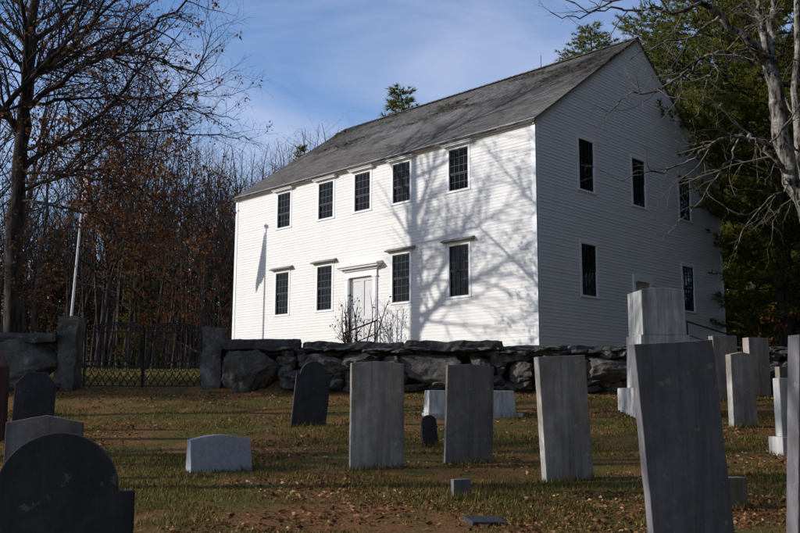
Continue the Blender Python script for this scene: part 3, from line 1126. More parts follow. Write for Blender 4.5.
red_post()


# ------------------------------------------------------------------ flagpole
def flagpole():
    y = 34.75
    b = pix(66, 372, y); b.z = gz(b.x, b.y)
    t_ = pix(87.3, 152, y)
    t = thing('flagpole', 'white flagpole with a limp striped flag behind the stone wall', 'flagpole', b)
    mb = MB(); n = 8
    mb.tube([b + (t_ - b) * (i / n) for i in range(n + 1)], [.052 - .02 * i / n for i in range(n + 1)], 10, True)
    mb.build('pole', M['flagwhite'], t, True)
    mb = MB()
    mb.tube([t_ + V((0, 0, .0)), t_ + V((0, 0, .05)), t_ + V((0, 0, .1))], [.12, .13, .07], 10, True)
    mb.build('truck', M['flagwhite'], t)
    mb = MB()
    d = (b - t_).normalized()
    H = 2.5; nz_, nx_ = 16, 8
    n0 = len(mb.v)
    for i in range(nz_ + 1):
        for j in range(nx_ + 1):
            u = i / nz_; v = j / nx_
            wid = .05 + .40 * min(1, u * 1.15) - (.2 * max(0, u - .85))
            x = (v * wid + .05)
            yy = .10 * math.sin(v * 9 + u * 2.5) * (.3 + u)
            q = t_ + d * (.25 + H * u * (1 - .28 * (1 - v)) ) + V((x * .2 + yy * .4, x * .95, 0)) + V((yy, 0, 0))
            mb.v.append(tuple(q))
    for i in range(nz_):
        for j in range(nx_):
            a = n0 + i * (nx_ + 1) + j
            mb.f.append((a, a + 1, a + nx_ + 2, a + nx_ + 1))
    mb.build('flag', M['flag'], t, True)


flagpole()

# ------------------------------------------------------------------ trees
def polyline(rng, p, d, Ln, nseg, wob, grav):
    pts = [p.copy()]
    d = d.normalized()
    for i in range(nseg):
        d = (d + V((rng.gauss(0, wob), rng.gauss(0, wob), rng.gauss(0, wob) + grav))).normalized()
        p = p + d * (Ln / nseg)
        pts.append(p)
    return pts


def side_dir(rng, t, ang):
    a = t.orthogonal().normalized()
    b = t.cross(a)
    w = rng.uniform(0, 2 * math.pi)
    return t * math.cos(ang) + (a * math.cos(w) + b * math.sin(w)) * math.sin(ang)


def along(pts, rad, t):
    x = t * (len(pts) - 1); i = min(int(x), len(pts) - 2); f = x - i
    return pts[i].lerp(pts[i + 1], f), (pts[i + 1] - pts[i]).normalized(), rad[i] * (1 - f) + rad[i + 1] * f


def sprout(rng, pts, rad, cfg, lvl, out, tips, Lp, rs=1.0):
    """cfg[lvl] = (count per metre, length ratio, min len, angle, wobble, gravity, segs, t0)"""
    if lvl >= len(cfg): return
    dens, ratio, lmin, ang, wob, grav, segs, t0 = cfg[lvl]
    n = max(1, int(dens * Lp * (1 - t0) + rng.random()))
    for i in range(n):
        t = t0 + (1 - t0) * ((i + rng.random()) / n)
        p, d, r = along(pts, rad, min(t, .995))
        ln = max(lmin, Lp * ratio * (1.15 - .75 * t) * rng.uniform(.6, 1.25))
        r0 = max(.0032, min(r * .62, (.0045 + ln * .0105) * rs))
        q = polyline(rng, p, side_dir(rng, d, ang * rng.uniform(.7, 1.25)), ln, segs, wob, grav)
        rr = [r0 * (1 - .8 * k / segs) for k in range(segs + 1)]
        out[min(lvl, len(out) - 1)].append((q, rr))
        if lvl == len(cfg) - 1: tips.append((q[-1], (q[-1] - q[-2]).normalized()))
        sprout(rng, q, rr, cfg, lvl + 1, out, tips, ln, rs)


def leaves(mb, rng, p, n, size, spread, flat=.0):
    for _ in range(n):
        c = p + V((rng.gauss(0, spread), rng.gauss(0, spread), rng.gauss(0, spread) - spread * .5))
        d = V((rng.gauss(0, 1), rng.gauss(0, 1), rng.gauss(-.5, .8) * (1 - flat))).normalized()
        e = d.cross(V((rng.gauss(0, 1), rng.gauss(0, 1), rng.gauss(0, 1)))).normalized()
        nn = d.cross(e)
        s = size * rng.uniform(.6, 1.3)
        a, b = c - d * s * .5, c + d * s * .5
        m1, m2 = c + e * s * .28 + nn * s * .12, c - e * s * .28 + nn * s * .12
        k = len(mb.v)
        mb.v += [tuple(a), tuple(m1), tuple(b), tuple(m2)]
        mb.f += [(k, k + 1, k + 2), (k, k + 2, k + 3)]


def tubes(mb, lst, k):
    for pts, r in lst: mb.tube(pts, r, k)


def auto_tree(name, seed, H, r, barkm, twigm, cfg, label, cat='tree', group=None, spread=.9, nl=12, t0=.3, leaf=None, crook=.05, loc=(0, 0, 0), up=.05, lr=1.0):
    """whole bare tree grown at the origin"""
    rng = random.Random(seed)
    root = thing(name, label, cat, loc, group)
    tp = polyline(rng, V((0, 0, -.3)), V((rng.gauss(0, .03), rng.gauss(0, .03), 1)), H, 12, crook, .05)
    tr = [r * (1 - .93 * (i / 12) ** .9) * (1.35 if i == 0 else 1) for i in range(13)]
    out = [[], [], [], []]
    tips = []
    trunk = MB(); trunk.tube(tp, tr, 9)
    limbs = []
    for i in range(nl):
        t = t0 + (.96 - t0) * (i + rng.random()) / nl
        p, d, rad = along(tp, tr, t)
        ln = H * .42 * spread * (1.1 - .75 * (t - t0) / (1 - t0)) * rng.uniform(.6, 1.15)
        q = polyline(rng, p, side_dir(rng, d, rng.uniform(.6, 1.15)), ln, 7, .11, up)
        r0 = min(rad * .6, (.014 + ln * .0125) * lr)
        rr = [r0 * (1 - .85 * k / 7) for k in range(8)]
        limbs.append((q, rr, ln))
        trunk.tube(q, rr, 6)
    for q, rr, ln in limbs: sprout(rng, q, rr, cfg, 0, out, tips, ln, lr)
    sprout(rng, tp[7:], tr[7:], cfg, 0, out, tips, H * .3)
    trunk.build('trunk', barkm, root, True, world=False)
    cr = MB()
    tubes(cr, out[0], 4)
    for l in out[1:]: tubes(cr, l, 3)
    cr.build('crown', twigm, root, True, world=False)
    if leaf:
        lm, frac, n, size, sp = leaf
        mb = MB()
        for p, d in tips:
            if rng.random() < frac: leaves(mb, rng, p, n, size, sp)
        mb.build('leaves', lm, root, world=False)
    return root


def limb_px(lst, y0, y1):
    n = len(lst)
    return [pix(a, b, y0 + (y1 - y0) * i / (n - 1)) for i, (a, b) in enumerate(lst)]


def smooth(pts, k=3, rng=None, j=0):
    out = []
    n = len(pts)
    for i in range(n - 1):
        p0, p1, p2, p3 = pts[max(i - 1, 0)], pts[i], pts[i + 1], pts[min(i + 2, n - 1)]
        for s in range(k):
            t = s / k
            q = .5 * ((2 * p1) + (p2 - p0) * t + (2 * p0 - 5 * p1 + 4 * p2 - p3) * t * t + (3 * p1 - p0 - 3 * p2 + p3) * t ** 3)
            if rng and (i or s): q = q + V((rng.gauss(0, j), rng.gauss(0, j), rng.gauss(0, j)))
            out.append(q)
    out.append(pts[-1].copy())
    return out


def plen(p): return sum((p[i + 1] - p[i]).length for i in range(len(p) - 1))


def hero(name, seed, label, trunk_spec, limb_specs, base, barkm, twigm, cfg, limbcfg=None, leaf=None, extra=0, auto_t0=.4, auto_len=5, cat='tree'):
    rng = random.Random(seed)
    root = thing(name, label, cat, base)
    tb = MB(); out = [[], [], [], []]; tips = []
    par = []
    pts, r0, r1 = trunk_spec
    tp = smooth(pts, 4, rng, .02)
    n = len(tp)
    tr = [r0 + (r1 - r0) * (i / (n - 1)) ** .8 for i in range(n)]
    tr[0] *= 1.3
    tr = [w * (1 + .22 * noise.noise(p * 2.3)) for p, w in zip(tp, tr)]
    tb.tube(tp, tr, 12)
    for pts, r0, r1, sp in limb_specs:
        q = smooth(pts, 4, rng, .035)
        n = len(q)
        rr = [r0 + (r1 - r0) * (i / (n - 1)) ** .8 for i in range(n)]
        rr = [w * (1 + .25 * noise.noise(p * 3.1)) for p, w in zip(q, rr)]
        tb.tube(q, rr, 8)
        if sp: par.append((q, rr))
    for i in range(extra):
        t = auto_t0 + (.97 - auto_t0) * (i + rng.random()) / extra
        p, d, rad = along(tp, tr, t)
        ln = auto_len * rng.uniform(.6, 1.1) * (1.15 - .5 * t)
        q = polyline(rng, p, side_dir(rng, d, rng.uniform(.7, 1.25)), ln, 8, .12, .03)
        r0 = min(rad * .55, .02 + ln * .014)
        rr = [r0 * (1 - .86 * k / 8) for k in range(9)]
        tb.tube(q, rr, 6); par.append((q, rr))
    for q, rr in par: sprout(rng, q, rr, cfg, 0, out, tips, plen(q))
    tb.build('trunk', barkm, root, True)
    cr = MB(); tubes(cr, out[0], 5)
    for l in out[1:]: tubes(cr, l, 3)
    cr.build('crown', twigm, root, True)
    if leaf:
        lm, fn, n, size, sp = leaf
        mb = MB()
        for p, d in tips:
            pr = fn(p)
            if rng.random() < pr: leaves(mb, rng, p, n, size, sp)
        mb.build('leaves', lm, root)
    return root


def to_px(p):
    d = p.dot(FWD)
    return 400 + F_PX * p.dot(RIGHT) / d, 266.5 - F_PX * p.dot(UP) / d


# --- the big oak on the left
OY = 23.0
ob = pix(13, 380, OY); ob.z = gz(ob.x, ob.y)
trunk_pts = [ob + V((0, 0, -.2))] + [pix(a, b, OY) for a, b in ((14, 335), (14, 250), (18, 180), (25, 110), (30, 55), (35, 0), (39, -60), (46, -130), (52, -200))]
oak_limbs = [
    (limb_px([(24, 112), (60, 81), (95, 61), (113, 53), (138, 53), (165, 61), (205, 80)], OY, OY - 2.2), 0.0858, 0.0160, 1),
    (limb_px([(100, 59), (130, 41), (160, 22), (190, -2), (215, -30)], OY - 1.0, OY - 1.6), 0.0546, 0.0160, 1),
    (limb_px([(-25, 128), (0, 112), (40, 70), (80, 32), (115, 0), (140, -30)], OY - 2.5, OY - 3.6), 0.0663, 0.0240, 1),
    (limb_px([(20, 190), (62, 177), (100, 150), (130, 130), (165, 105), (195, 75), (212, 30)], OY, OY - 3), 0.0546, 0.0096, 1),
    (limb_px([(118, 139), (150, 130), (190, 133), (230, 137), (252, 138)], OY - 1.6, OY - 2.6), 0.0296, 0.0064, 1),
    (limb_px([(150, 116), (185, 110), (215, 116), (240, 119)], OY - 2.1, OY - 2.8), 0.0234, 0.0064, 1),
    (limb_px([(18, 175), (50, 172), (95, 178), (140, 190), (175, 205), (205, 222)], OY, OY - 2.0), 0.0468, 0.0080, 1),
    (limb_px([(17, 200), (50, 205), (95, 215), (135, 235), (160, 255)], OY, OY - 2.5), 0.0390, 0.0080, 1),
    (limb_px([(28, 80), (45, 60), (75, 30), (95, -5), (110, -50)], OY, OY + 1.6), 0.0702, 0.0240, 1),
    (limb_px([(28, 75), (10, 50), (-15, 10), (-30, -40)], OY, OY - 1), 0.0702, 0.0240, 1),
    (limb_px([(22, 130), (0, 105), (-30, 85), (-70, 70)], OY, OY - 1), 0.0702, 0.0160, 1),
    (limb_px([(33, 30), (60, 8), (100, -15), (150, -40)], OY, OY + 1), 0.0546, 0.0160, 1),
    (limb_px([(25, 105), (70, 100), (110, 95), (150, 98), (190, 92), (225, 85)], OY, OY + 1.5), 0.0468, 0.0080, 1),
    (limb_px([(20, 150), (55, 145), (100, 140), (150, 150), (200, 160)], OY, OY + 2), 0.0468, 0.0080, 1),
]


def oak_leaf_p(p):
    x, y = to_px(p)
    d = .09
    if 60 < x < 235 and 165 < y < 275: d = .62
    if x < 90 and y > 110: d = .42
    if 90 < x < 190 and 90 < y < 165: d = .28
    if x > 200 and y < 165: d = .04
    return d


CFG_OAK = [(4.3, .46, .7, .85, .15, .012, 7, .10), (4.6, .5, .35, .8, .16, .01, 4, .1), (5.2, .55, .2, .8, .15, .0, 3, .1)]
hero('oak_tree', 21, 'large spreading oak with clinging brown leaves left of the iron gate', (trunk_pts, .29, .06), oak_limbs, ob,
     M['oakbark'], M['twig'], CFG_OAK, leaf=(M['oakleaf'], oak_leaf_p, 8, .09, .06), extra=18, auto_t0=.33, auto_len=5.5)

# --- silver maple on the right
MY = 17.0
mbse = pix(880, 420, MY); mbse.z = gz(mbse.x, mbse.y)
mtr = [mbse + V((0, 0, -.2))] + [pix(a, b, MY) for a, b in ((853, 330), (822, 252), (800, 198), (788, 165), (780, 130), (775, 96), (767, 60))]
ml = [
    (limb_px([(767, 61), (752, 45), (730, 25), (708, 7), (690, -4), (660, -22), (630, -36)], MY, MY - 1.2), .115, .03, 1),
    (limb_px([(768, 63), (773, 48), (772, 25), (774, 0), (776, -40), (784, -90)], MY, MY + .5), .10, .04, 1),
    (limb_px([(767, 60), (762, 29), (759, 13), (755, -6), (745, -50)], MY, MY + .9), .085, .03, 1),
    (limb_px([(752, 46), (740, 50), (729, 60), (715, 70), (708, 77), (703, 92), (701, 104), (690, 122)], MY - .3, MY - 1.3), .030, .006, 1),
    (limb_px([(758, 60), (745, 62), (729, 52), (708, 57), (692, 67), (673, 80), (660, 88), (653, 92), (629, 94), (618, 106), (604, 118)], MY, MY - 2.2), .045, .007, 1),
    (limb_px([(788, 172), (781, 168), (765, 147), (752, 137), (737, 137), (714, 143), (695, 160), (676, 166), (647, 173), (618, 180)], MY, MY - 2.0), .062, .007, 1),
    (limb_px([(700, 3), (680, 12), (655, 8), (630, 12), (605, 8), (575, 18), (550, 12)], MY - .9, MY - 2.6), .040, .006, 1),
    (limb_px([(660, -21), (640, -6), (615, 2), (590, 10), (560, -4)], MY - 1.1, MY - 3), .035, .006, 1),
    (limb_px([(740, 137), (728, 160), (712, 185), (690, 215), (660, 240)], MY - .9, MY - 1.8), .022, .004, 1),
    (limb_px([(720, 16), (700, 30), (680, 40), (655, 45), (630, 60)], MY - .6, MY - 1.8), .035, .006, 1),
    (limb_px([(790, 175), (775, 195), (755, 215), (735, 250)], MY, MY - 1.2), .028, .005, 1),
]
CFG_MAP = [(2.8, .36, .3, .8, .20, -.005, 7, .12), (4.2, .5, .2, .75, .2, 0, 4, .1), (4.4, .55, .14, .75, .18, 0, 3, .1)]
hero('maple_tree', 5, 'bare silver barked maple forking in front of the dark pines', (mtr, .24, .125), ml, mbse, M['maplebark'], M['mapletwig'], CFG_MAP)
# second bare trunk at the right edge
by = 19.0
b2 = pix(850, 400, by); b2.z = gz(b2.x, b2.y)
hero('maple_tree', 6, 'slim pale trunk of a bare maple at the right edge', ([b2 + V((0, 0, -.2))] + [pix(a, b, by) for a, b in ((826, 300), (806, 200), (797, 110), (797, 30), (799, -60))], .13, .06),
     [(limb_px([(796, 120), (782, 95), (775, 70), (760, 45)], by, by + 1), .03, .006, 1), (limb_px([(797, 150), (785, 140), (778, 160), (765, 185)], by, by - 1), .025, .005, 1),
      (limb_px([(799, 200), (786, 205), (772, 230), (765, 270)], by, by - .6), .022, .004, 1)],
     b2, M['maplebark'], M['mapletwig'], CFG_MAP)


# --- pines
def pine(name, seed, H, r, rad_fn, label, cb, group=None, loc=(0, 0, 0), tuft=1.0, tilt=.1):
    rng = random.Random(seed)
    root = thing(name, label, 'tree', loc, group)
    tp = polyline(rng, V((0, 0, -.3)), V((0, 0, 1)), H, 14, .012, .02)
    tr = [r * (1 - .95 * i / 14) + .01 for i in range(15)]
    tb = MB(); tb.tube(tp, tr, 9)
    nd = MB()
    z = cb
    tl = 0
    while z < H - .2:
        t = z / H
        nb = rng.randint(4, 6)
        a0 = rng.uniform(0, 6.28)
        for b in range(nb):
            a = a0 + b * 6.283 / nb + rng.gauss(0, .25)
            ln = rad_fn(t) * rng.uniform(.6, 1.15)
            if ln < .15: continue
            p, d, rr = along(tp, tr, min(.995, (z + .3 + rng.uniform(-.2, .2)) / (H + .0)))
            dr = V((math.cos(a), math.sin(a), tilt + .5 * max(0, t - .6) + rng.gauss(0, .08)))
            q = polyline(rng, p, dr, ln, 6, .06, .02)
            r0 = min(rr * .5, .012 + ln * .011)
            tb.tube(q, [r0 * (1 - .85 * k / 6) for k in range(7)], 5)
            m = max(3, int(ln * 6))
            for i in range(m):
                u = .22 + .78 * (i + rng.random()) / m
                p2, d2, _ = along(q, [1] * 7, min(u, .99))
                s = 1 if i % 2 else -1
                hd = V((-math.sin(a), math.cos(a), 0)) * s
                dd = (d2 * .75 + hd * rng.uniform(.5, 1.2) + V((0, 0, rng.uniform(-.1, .35)))).normalized()
                l2 = (.3 + ln * .36 * (1 - u * .5)) * rng.uniform(.6, 1.2)
                if i == m - 1: dd = d2; l2 = .3
                q2 = polyline(rng, p2, dd, l2, 3, .1, .05)
                tb.tube(q2, [.009, .007, .005, .003], 3)
                nt = max(2, int(l2 * 5.2))
                for j in range(nt):
                    p3, d3, _ = along(q2, [1] * 4, min(.99, .25 + .75 * (j + rng.random()) / nt))
                    for _k in range(13):
                        e = (d3 * .7 + V((rng.gauss(0, .6), rng.gauss(0, .6), rng.gauss(.15, .5)))).normalized()
                        ll = .19 * tuft * rng.uniform(.6, 1.3)
                        sd = e.cross(V((rng.gauss(0, 1), rng.gauss(0, 1), rng.gauss(0, 1)))).normalized() * .017 * tuft
                        nd.tri(p3 - sd, p3 + sd, p3 + e * ll)
        z += rng.uniform(.36, .58) * (1 if t < .8 else .7)
    tb.build('trunk', M['pinebark'], root, True, world=False)
    nd.build('crown', M['needles'], root, world=False)
    return root


def at_px(px, y):
    p = pix(px, 380, y)
    return V((p.x, p.y, gz(p.x, p.y)))


def prof_big(t):
    return 6.6 * max(0.02, (1 - t)) ** .8 * (.42 + .58 * min(1, max(0, (t - .12) / .28)))


def prof_mid(t):
    return 4.2 * max(0.02, 1 - t) ** .8 * min(1, .6 + t)


pA = pine('white_pine', 1, 22, .30, prof_big, 'towering white pine with long green boughs right of the gable', 1.2, 'pines beside the building', at_px(790, 33.2), 1.15)
pA.scale = (1.1, 1.1, 1.1)
pA['category'] = 'tree'
pB = pine('white_pine', 2, 17, .24, prof_mid, 'dark pine standing just past the far corner of the gable', 1.0, 'pines beside the building', at_px(757, 43), 1.2)
copy_tree(pA, at_px(722, 50), 1.9, (1.5, 1.5, 1.45), 'tall pine behind the far corner of the gable wall', 'pines beside the building')
copy_tree(pA, at_px(860, 42), 3.9, (1, 1, 1.05), 'dense pine at the right edge behind the maple trunk', 'pines beside the building')
copy_tree(pB, at_px(806, 47), .7, (1.1, 1.1, .8), 'short dark pine low behind the wall at right', 'pines beside the building')
copy_tree(pB, at_px(775, 60), 2.2, (1.6, 1.6, 1.7), 'pine deep in the shade between the two nearer pines', 'pines beside the building')
copy_tree(pB, at_px(690, 62), 4.2, (1.2, 1.2, 1.0), 'pine behind the gable showing beside the roof slope', 'pines beside the building')


def top_fit(src, H, px, ytop, depth, rz, label, group, wide=1):
    g = at_px(px, depth)
    zt = pix(px, ytop, depth).z
    s = (zt - g.z) / H
    return copy_tree(src, g, rz, (s * wide, s * wide, s), label, group)


top_fit(pB, 17, 413, 89, 60, .4, 'pointed green pine top showing over the middle of the roof ridge', 'evergreens beyond the roof', 1.6)
top_fit(pA, 22, 602, 20, 60, 1.2, 'broad evergreen crown rising just left of the gable peak', 'evergreens beyond the roof', 1.4)
top_fit(pB, 17, 293, 146, 62, 2.4, 'small dark evergreen top near the left end of the roof', 'evergreens beyond the roof', .9)
for px, y, yt in ((150, 64, 215),):
    top_fit(pB, 17, px, yt, y, px * .1, 'dark evergreen under the bare trees of the left hand wood', 'evergreens in the left hand wood', 1.2)

# --- bare wood
CFG_W = [(1.5, .42, .5, .75, .12, .03, 5, .15), (2.2, .5, .35, .75, .13, .03, 3, .12), (2.4, .5, .25, .7, .12, .02, 2, .1)]
WG = 'bare trees of the wood behind the gate'
WL = 'bare grey tree among the trunks of the dark wood behind the gate'
protos = []
for i, (H, r, nl, t0) in enumerate(((17, .13, 17, .30), (19, .15, 17, .36), (15, .10, 16, .26), (18, .12, 18, .4))):
    protos.append((auto_tree('bare_tree', 100 + i, H, r, M['woodbark'], M['woodtwig'], CFG_W, WL, group=WG, nl=nl, t0=t0, spread=.75, up=.09, loc=at_px((30, 95, 150, 205)[i], (46, 50, 48, 53)[i])), H))
rw = random.Random(77)
protos[2][0].scale = (.85, .85, .8); protos[3][0].scale = (.85, .85, .70)
for i in range(80):
    px = -30 + 268 * ((i * .618) % 1); y = 45 + 38 * ((i * .381 + .13) % 1)
    src, H = protos[i % 4]
    s = rw.uniform(.85, 1.15)
    if px > 90: top_fit(src, H, px, np.interp(px, [90, 150, 190, 240], [85, 120, 138, 148]) + rw.uniform(-12, 30), y, rw.uniform(0, 6.28), WL, WG, 1.15)
    else: copy_tree(src, at_px(px, y), rw.uniform(0, 6.28), (s, s, s), WL, WG)
# treetops behind the roof's left end
for i, px in enumerate((236, 250, 262, 275, 286, 298, 310, 322, 334, 346, 240, 268, 304, 244, 256, 280, 292, 316, 328, 340, 248, 272, 312, 300, 288)):
    src, H = protos[i % 4]
    y = 62 + (i * 7) % 17
    top_fit(src, H, px, np.interp(px, [230, 270, 310, 340, 350], [140, 140, 122, 118, 128]) + rw.uniform(-4, 16), y, rw.uniform(0, 6), 'bare grey treetop fanning out beyond the left end of the roof', 'bare treetops beyond the roof', 1.3)
for i, px in enumerate((640, 655, 668, 682, 700)):
    src, H = protos[i % 4]
    top_fit(src, H, px, 50 + 8 * i, 66 + i * 3, i * 1.3, 'bare treetop showing between the gable slope and the pine', 'bare treetops right of the gable', 1)

# the deep wood beyond the countable trees
def deep_wood():
    rng = random.Random(31)
    mb = MB(); nd = MB(); bl = MB()
    for i in range(560):
        y = rng.uniform(72, 125)
        x = rng.uniform(-.62, .12) * y if i < 330 else rng.uniform(.1, .75) * y
        z = gz(x, y); H = rng.uniform(11, 17); r = rng.uniform(.06, .17)
        tp = polyline(rng, V((x, y, z - .2)), V((rng.gauss(0, .04), rng.gauss(0, .04), 1)), H, 5, .04, .03)
        mb.tube(tp, [r * (1 - .9 * k / 5) for k in range(6)], 5)
        for j in range(26):
            p, d, _ = along(tp, [1] * 6, rng.uniform(.2, .99))
            q = polyline(rng, p, side_dir(rng, d, rng.uniform(.5, 1.1)), rng.uniform(1, 3), 3, .15, .08)
            mb.tube(q, [.03, .022, .014, .006], 3)
            for k in range(4):
                p2, d2, _ = along(q, [1] * 4, rng.uniform(.2, .98))
                q2 = polyline(rng, p2, side_dir(rng, d2, rng.uniform(.4, 1.0)), rng.uniform(.5, 1.4), 2, .15, .08)
                mb.tube(q2, [.013, .01, .005], 3)
        if i % 2 == 0:   # evergreen undergrowth
            h = rng.uniform(5, 12)
            xx, yy = x + rng.uniform(-2, 2), y + rng.uniform(-2, 2)
            for j in range(int(170 * h / 6)):
                t = rng.random() ** .8
                rr_ = (1 - t) * h * .26 + .2
                a = rng.uniform(0, 6.28); q = rr_ * math.sqrt(rng.random())
                c = V((xx + math.cos(a) * q, yy + math.sin(a) * q, z + .2 + h * t))
                for k in range(3):
                    e = V((rng.gauss(0, 1), rng.gauss(0, 1), rng.gauss(0, .4))).normalized() * rng.uniform(.3, .6)
                    sd = e.cross(V((rng.gauss(0, 1), rng.gauss(0, 1), rng.gauss(0, 1)))).normalized() * .1
                    (nd if rng.random() < .3 else bl).tri(c - sd, c + sd, c + e)
    tag(mb.build('deep_wood', M['woodtwig']), 'mass of bare trunks and branches far back in the wood', 'wood', kind='stuff')
    tag(bl.build('leafy_undergrowth', M['deadleaf']), 'brown leaves still hanging in the undergrowth far back in the wood', 'undergrowth', kind='stuff')
    tag(nd.build('undergrowth', M['needles']), 'dark evergreen undergrowth far back in the wood', 'undergrowth', kind='stuff')


deep_wood()

# --- russet leaved trees
CFG_R = [(1.8, .45, .4, .85, .12, 0.0, 4, .1), (2.6, .5, .25, .8, .12, 0, 3, .1), (3, .5, .16, .8, .1, 0, 2, .1)]
ru = auto_tree('beech_tree', 41, 9, .11, M['woodbark'], M['woodtwig'], CFG_R, 'beech with rusty brown leaves at the left corner of the white building', 'tree', 'rusty beeches along the wood', spread=1.0, nl=16, t0=.1,
               leaf=(M['russet'], .7, 4, .13, .08), loc=at_px(212, 48), up=.01)
copy_tree(ru, at_px(196, 46), 5.1, (1, 1, .95), 'dense rusty beech nearest the left end of the house', 'rusty beeches along the wood')
copy_tree(ru, at_px(228, 60), 1.1, (1.2, 1.2, 1.3), 'rusty beech half hidden behind the house corner', 'rusty beeches along the wood')
copy_tree(ru, at_px(222, 56), 2, (1.1, 1.1, 1.25), 'taller rusty beech just left of the roof end', 'rusty beeches along the wood')
copy_tree(ru, at_px(165, 55), 4, (1, 1, .9), 'rusty beech behind the right leaf of the gate', 'rusty beeches along the wood')
copy_tree(ru, at_px(130, 50), 2.2, (1.0, 1.0, .8), 'low rusty beech seen over the middle of the gate', 'rusty beeches along the wood')
copy_tree(ru, at_px(35, 47), 1, (.9, .9, .9), 'rusty beech behind the tall gatepost and wall', 'rusty beeches along the wood')
og = auto_tree('orange_shrub', 43, 2.6, .05, M['woodbark'], M['woodtwig'], CFG_R, 'bright orange leaved shrub behind the wall at far right', 'shrub', spread=1.2, nl=14, t0=.05,
               leaf=(M['orange'], 1.0, 6, .13, .08), loc=at_px(781, 25.5), up=.02)
og.scale = (.68, .68, .66)
copy_tree(ru, at_px(752, 50), 3, (.5, .5, .45), 'low rusty shrub under the pines beyond the gable', 'rusty beeches along the wood')


# bare shrub at the front door
def shrub():
    rng = random.Random(9)
    p0 = PF(7.2, 1.5, 0); p0 = V((p0.x, p0.y, gz(p0.x, p0.y)))
    base = pix(358, 352, p0.y); base = V((base.x, p0.y, p0.z))
    root = thing('bare_shrub', 'leafless many stemmed shrub in front of the front door', 'shrub', base)
    out = [[], [], []]; tips = []
    st = MB()
    for i in range(11):
        a = rng.uniform(0, 6.28)
        q = polyline(rng, base + V((math.cos(a) * .28, math.sin(a) * .15, -.05)), V((math.cos(a) * .2, math.sin(a) * .2, 1.25)), rng.uniform(1.8, 2.5), 7, .10, .03)
        rr = [.036 * (1 - .7 * k / 7) for k in range(8)]
        st.tube(q, rr, 6)
        sprout(rng, q, rr, [(5.5, .36, .3, .7, .13, .03, 4, .25), (6, .5, .16, .7, .12, .02, 3, .15)], 0, out, tips, plen(q))
    st.build('stems', M['oakbark'], root, True)
    cr = MB(); tubes(cr, out[0], 4); tubes(cr, out[1], 3); cr.build('twigs', M['oakbark'], root, True)
    lf = MB()
    for p, d in tips:
        if rng.random() < .45: leaves(lf, rng, p, 2, .09, .03)
    lf.build('leaves', M['darkleaf'], root)


shrub()

# --- trees out of frame to the left whose shadows fall across the place
CFG_S = [(2.8, .5, .7, .75, .12, .02, 6, .12), (3.2, .5, .4, .75, .13, .02, 4, .12), (3.0, .55, .35, .7, .12, .02, 2, .1)]
sh = auto_tree('shade_tree', 67, 23, .27, M['oakbark'], M['twig'], CFG_S, 'bare tree out of frame that shades the white front', 'tree', nl=26, t0=.34, spread=.72, crook=.015, loc=V((-17.5, 27.8, gz(-17.5, 27.8))), up=.13, lr=1.4)
for i, (x, y, s) in enumerate(((-13, 9, .62), (-16, 15, .7), (-20, 19.5, .7), (-21, 11, .8), (-14, 4, .6))):
    copy_tree(sh, (x, y, gz(x, y)), i * 1.7, (s, s, s), 'bare tree out of frame that shades the graveyard', 'shade trees out of frame')
for i, (x, y, s) in enumerate(((-33, 18, 1.1), (-31, 43, 1), (-37, 50, 1.1), (-40, 58, 1.1))):
    copy_tree(pB, (x, y, gz(x, y)), i * 1.1, (s * 1.1, s * 1.1, s), 'dark pine out of frame that shades the graveyard', 'shade pines out of frame')
for i, (x, y, s) in enumerate(((13, 7, 1), (16, 13, 1.1), (19, 19, 1.1), (21, 25, 1.1), (12, 1, 1.1), (19, 3, 1.2), (24, 10, 1.2), (26, 17, 1.2), (27, 24, 1.2), (25, 31, 1.1), (30, 5, 1.2), (33, 13, 1.3), (33, 21, 1.3), (31, 29, 1.3), (38, 17, 1.5), (22, 14, 1.3), 
                                (-2, -12, 1.1), (6, -9, 1.1), (13, -6, 1.1), (-4, -17, 1.2), (9, -17, 1.2), (19, -11, 1.2))):
    copy_tree(pA if i % 2 else pB, (x, y, gz(x, y)), i * 1.3, (s * 1.2, s * 1.2, s), 'unseen dark pine added out of frame to block sky light', 'shade pines out of frame')  # unseen pines added right and behind camera to dim sky light on the gable


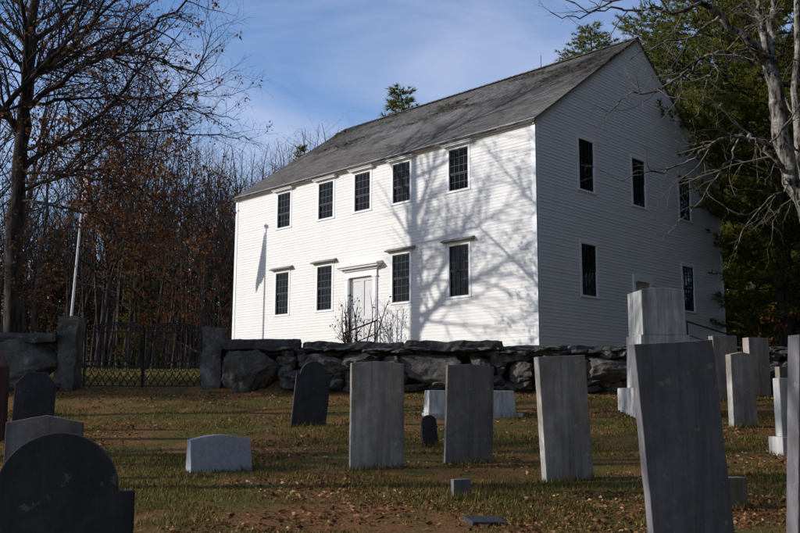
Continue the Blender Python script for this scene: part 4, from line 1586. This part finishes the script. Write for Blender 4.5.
# ------------------------------------------------------------------ grass and fallen leaves
def ground_cover():
    rng = np.random.default_rng(4)
    def field(n, y0, y1, pw):
        u = rng.random(n)
        y = y0 + (y1 - y0) * u ** pw
        x = (rng.random(n) * 2 - 1) * (y * .50 + .8)
        return x, y
    # grass
    x, y = field(260000, 3.6, 19.8, 1.25)
    vs, fs = [], []
    rr = random.Random(2)
    for a, b in zip(x, y):
        a = float(a); b = float(b)
        k = noise.noise(V((a * .55, b * .55, 0))) + .5 * noise.noise(V((a * 1.9, b * 1.9, 4)))
        if k < .0 + rr.gauss(0, .17): continue
        z = gz(a, b) - .004
        h = (.022 + .03 * rr.random()) * (1 + max(0, k) * .8)
        w = rr.uniform(0, 6.28); t = rr.uniform(.1, .9) * h
        wd = .0035 + .0022 * b / 10
        c, s = math.cos(w), math.sin(w)
        n = len(vs)
        vs += [(a - c * wd, b - s * wd, z), (a + c * wd, b + s * wd, z), (a - s * t, b + c * t, z + h)]
        fs.append((n, n + 1, n + 2))
    for sx, sy, w in STONE_SPOTS:
        for _ in range(170):
            a = sx + rr.uniform(-.6, .6) * w; b = sy + rr.choice((-1, -1, -1, 1)) * rr.uniform(.03, .16) + (a - sx) * .25
            z = gz(a, b) - .004; h = rr.uniform(.04, .12); q = rr.uniform(0, 6.28); t = rr.uniform(.1, .8) * h; wd = .005
            c, e = math.cos(q), math.sin(q)
            n = len(vs)
            vs += [(a - c * wd, b - e * wd, z), (a + c * wd, b + e * wd, z), (a - e * t, b + c * t, z + h)]
            fs.append((n, n + 1, n + 2))
    for _ in range(45000):
        b = rr.uniform(20.8, 44); a = rr.uniform(-.47, -.12) * b
        z = gz(a, b) - .004; h = rr.uniform(.03, .08); w = rr.uniform(0, 6.28); t = rr.uniform(.1, .9) * h
        c, q = math.cos(w) * .012, math.sin(w) * .012
        n = len(vs)
        vs += [(a - c, b - q, z), (a + c, b + q, z), (a - q * 80 * t * .8, b + c * 80 * t * .8, z + h)]
        fs.append((n, n + 1, n + 2))
    mb = MB(); mb.v = vs; mb.f = fs
    tag(mb.build('grass', M['grass']), 'short dull green and tan grass of the graveyard', 'grass', kind='stuff')
    x, y = field(60000, 3.6, 20.6, 1.15)
    mb = MB()
    for a, b in zip(x, y):
        a = float(a); b = float(b)
        k = noise.noise(V((a * .5, b * .5, 9))) + .6 * noise.noise(V((a * 1.5, b * 1.5, 14)))
        if b > 18.6: k += .5
        if k < .12 + rr.gauss(0, .16): continue
        leaves(mb, rr, V((a, b, gz(a, b) + .018)), 1, rr.uniform(.022, .07), .004, .75)
    tag(mb.build('fallen_leaves', M['litter']), 'brown fallen leaves scattered over the grass', 'leaves', kind='stuff')


ground_cover()
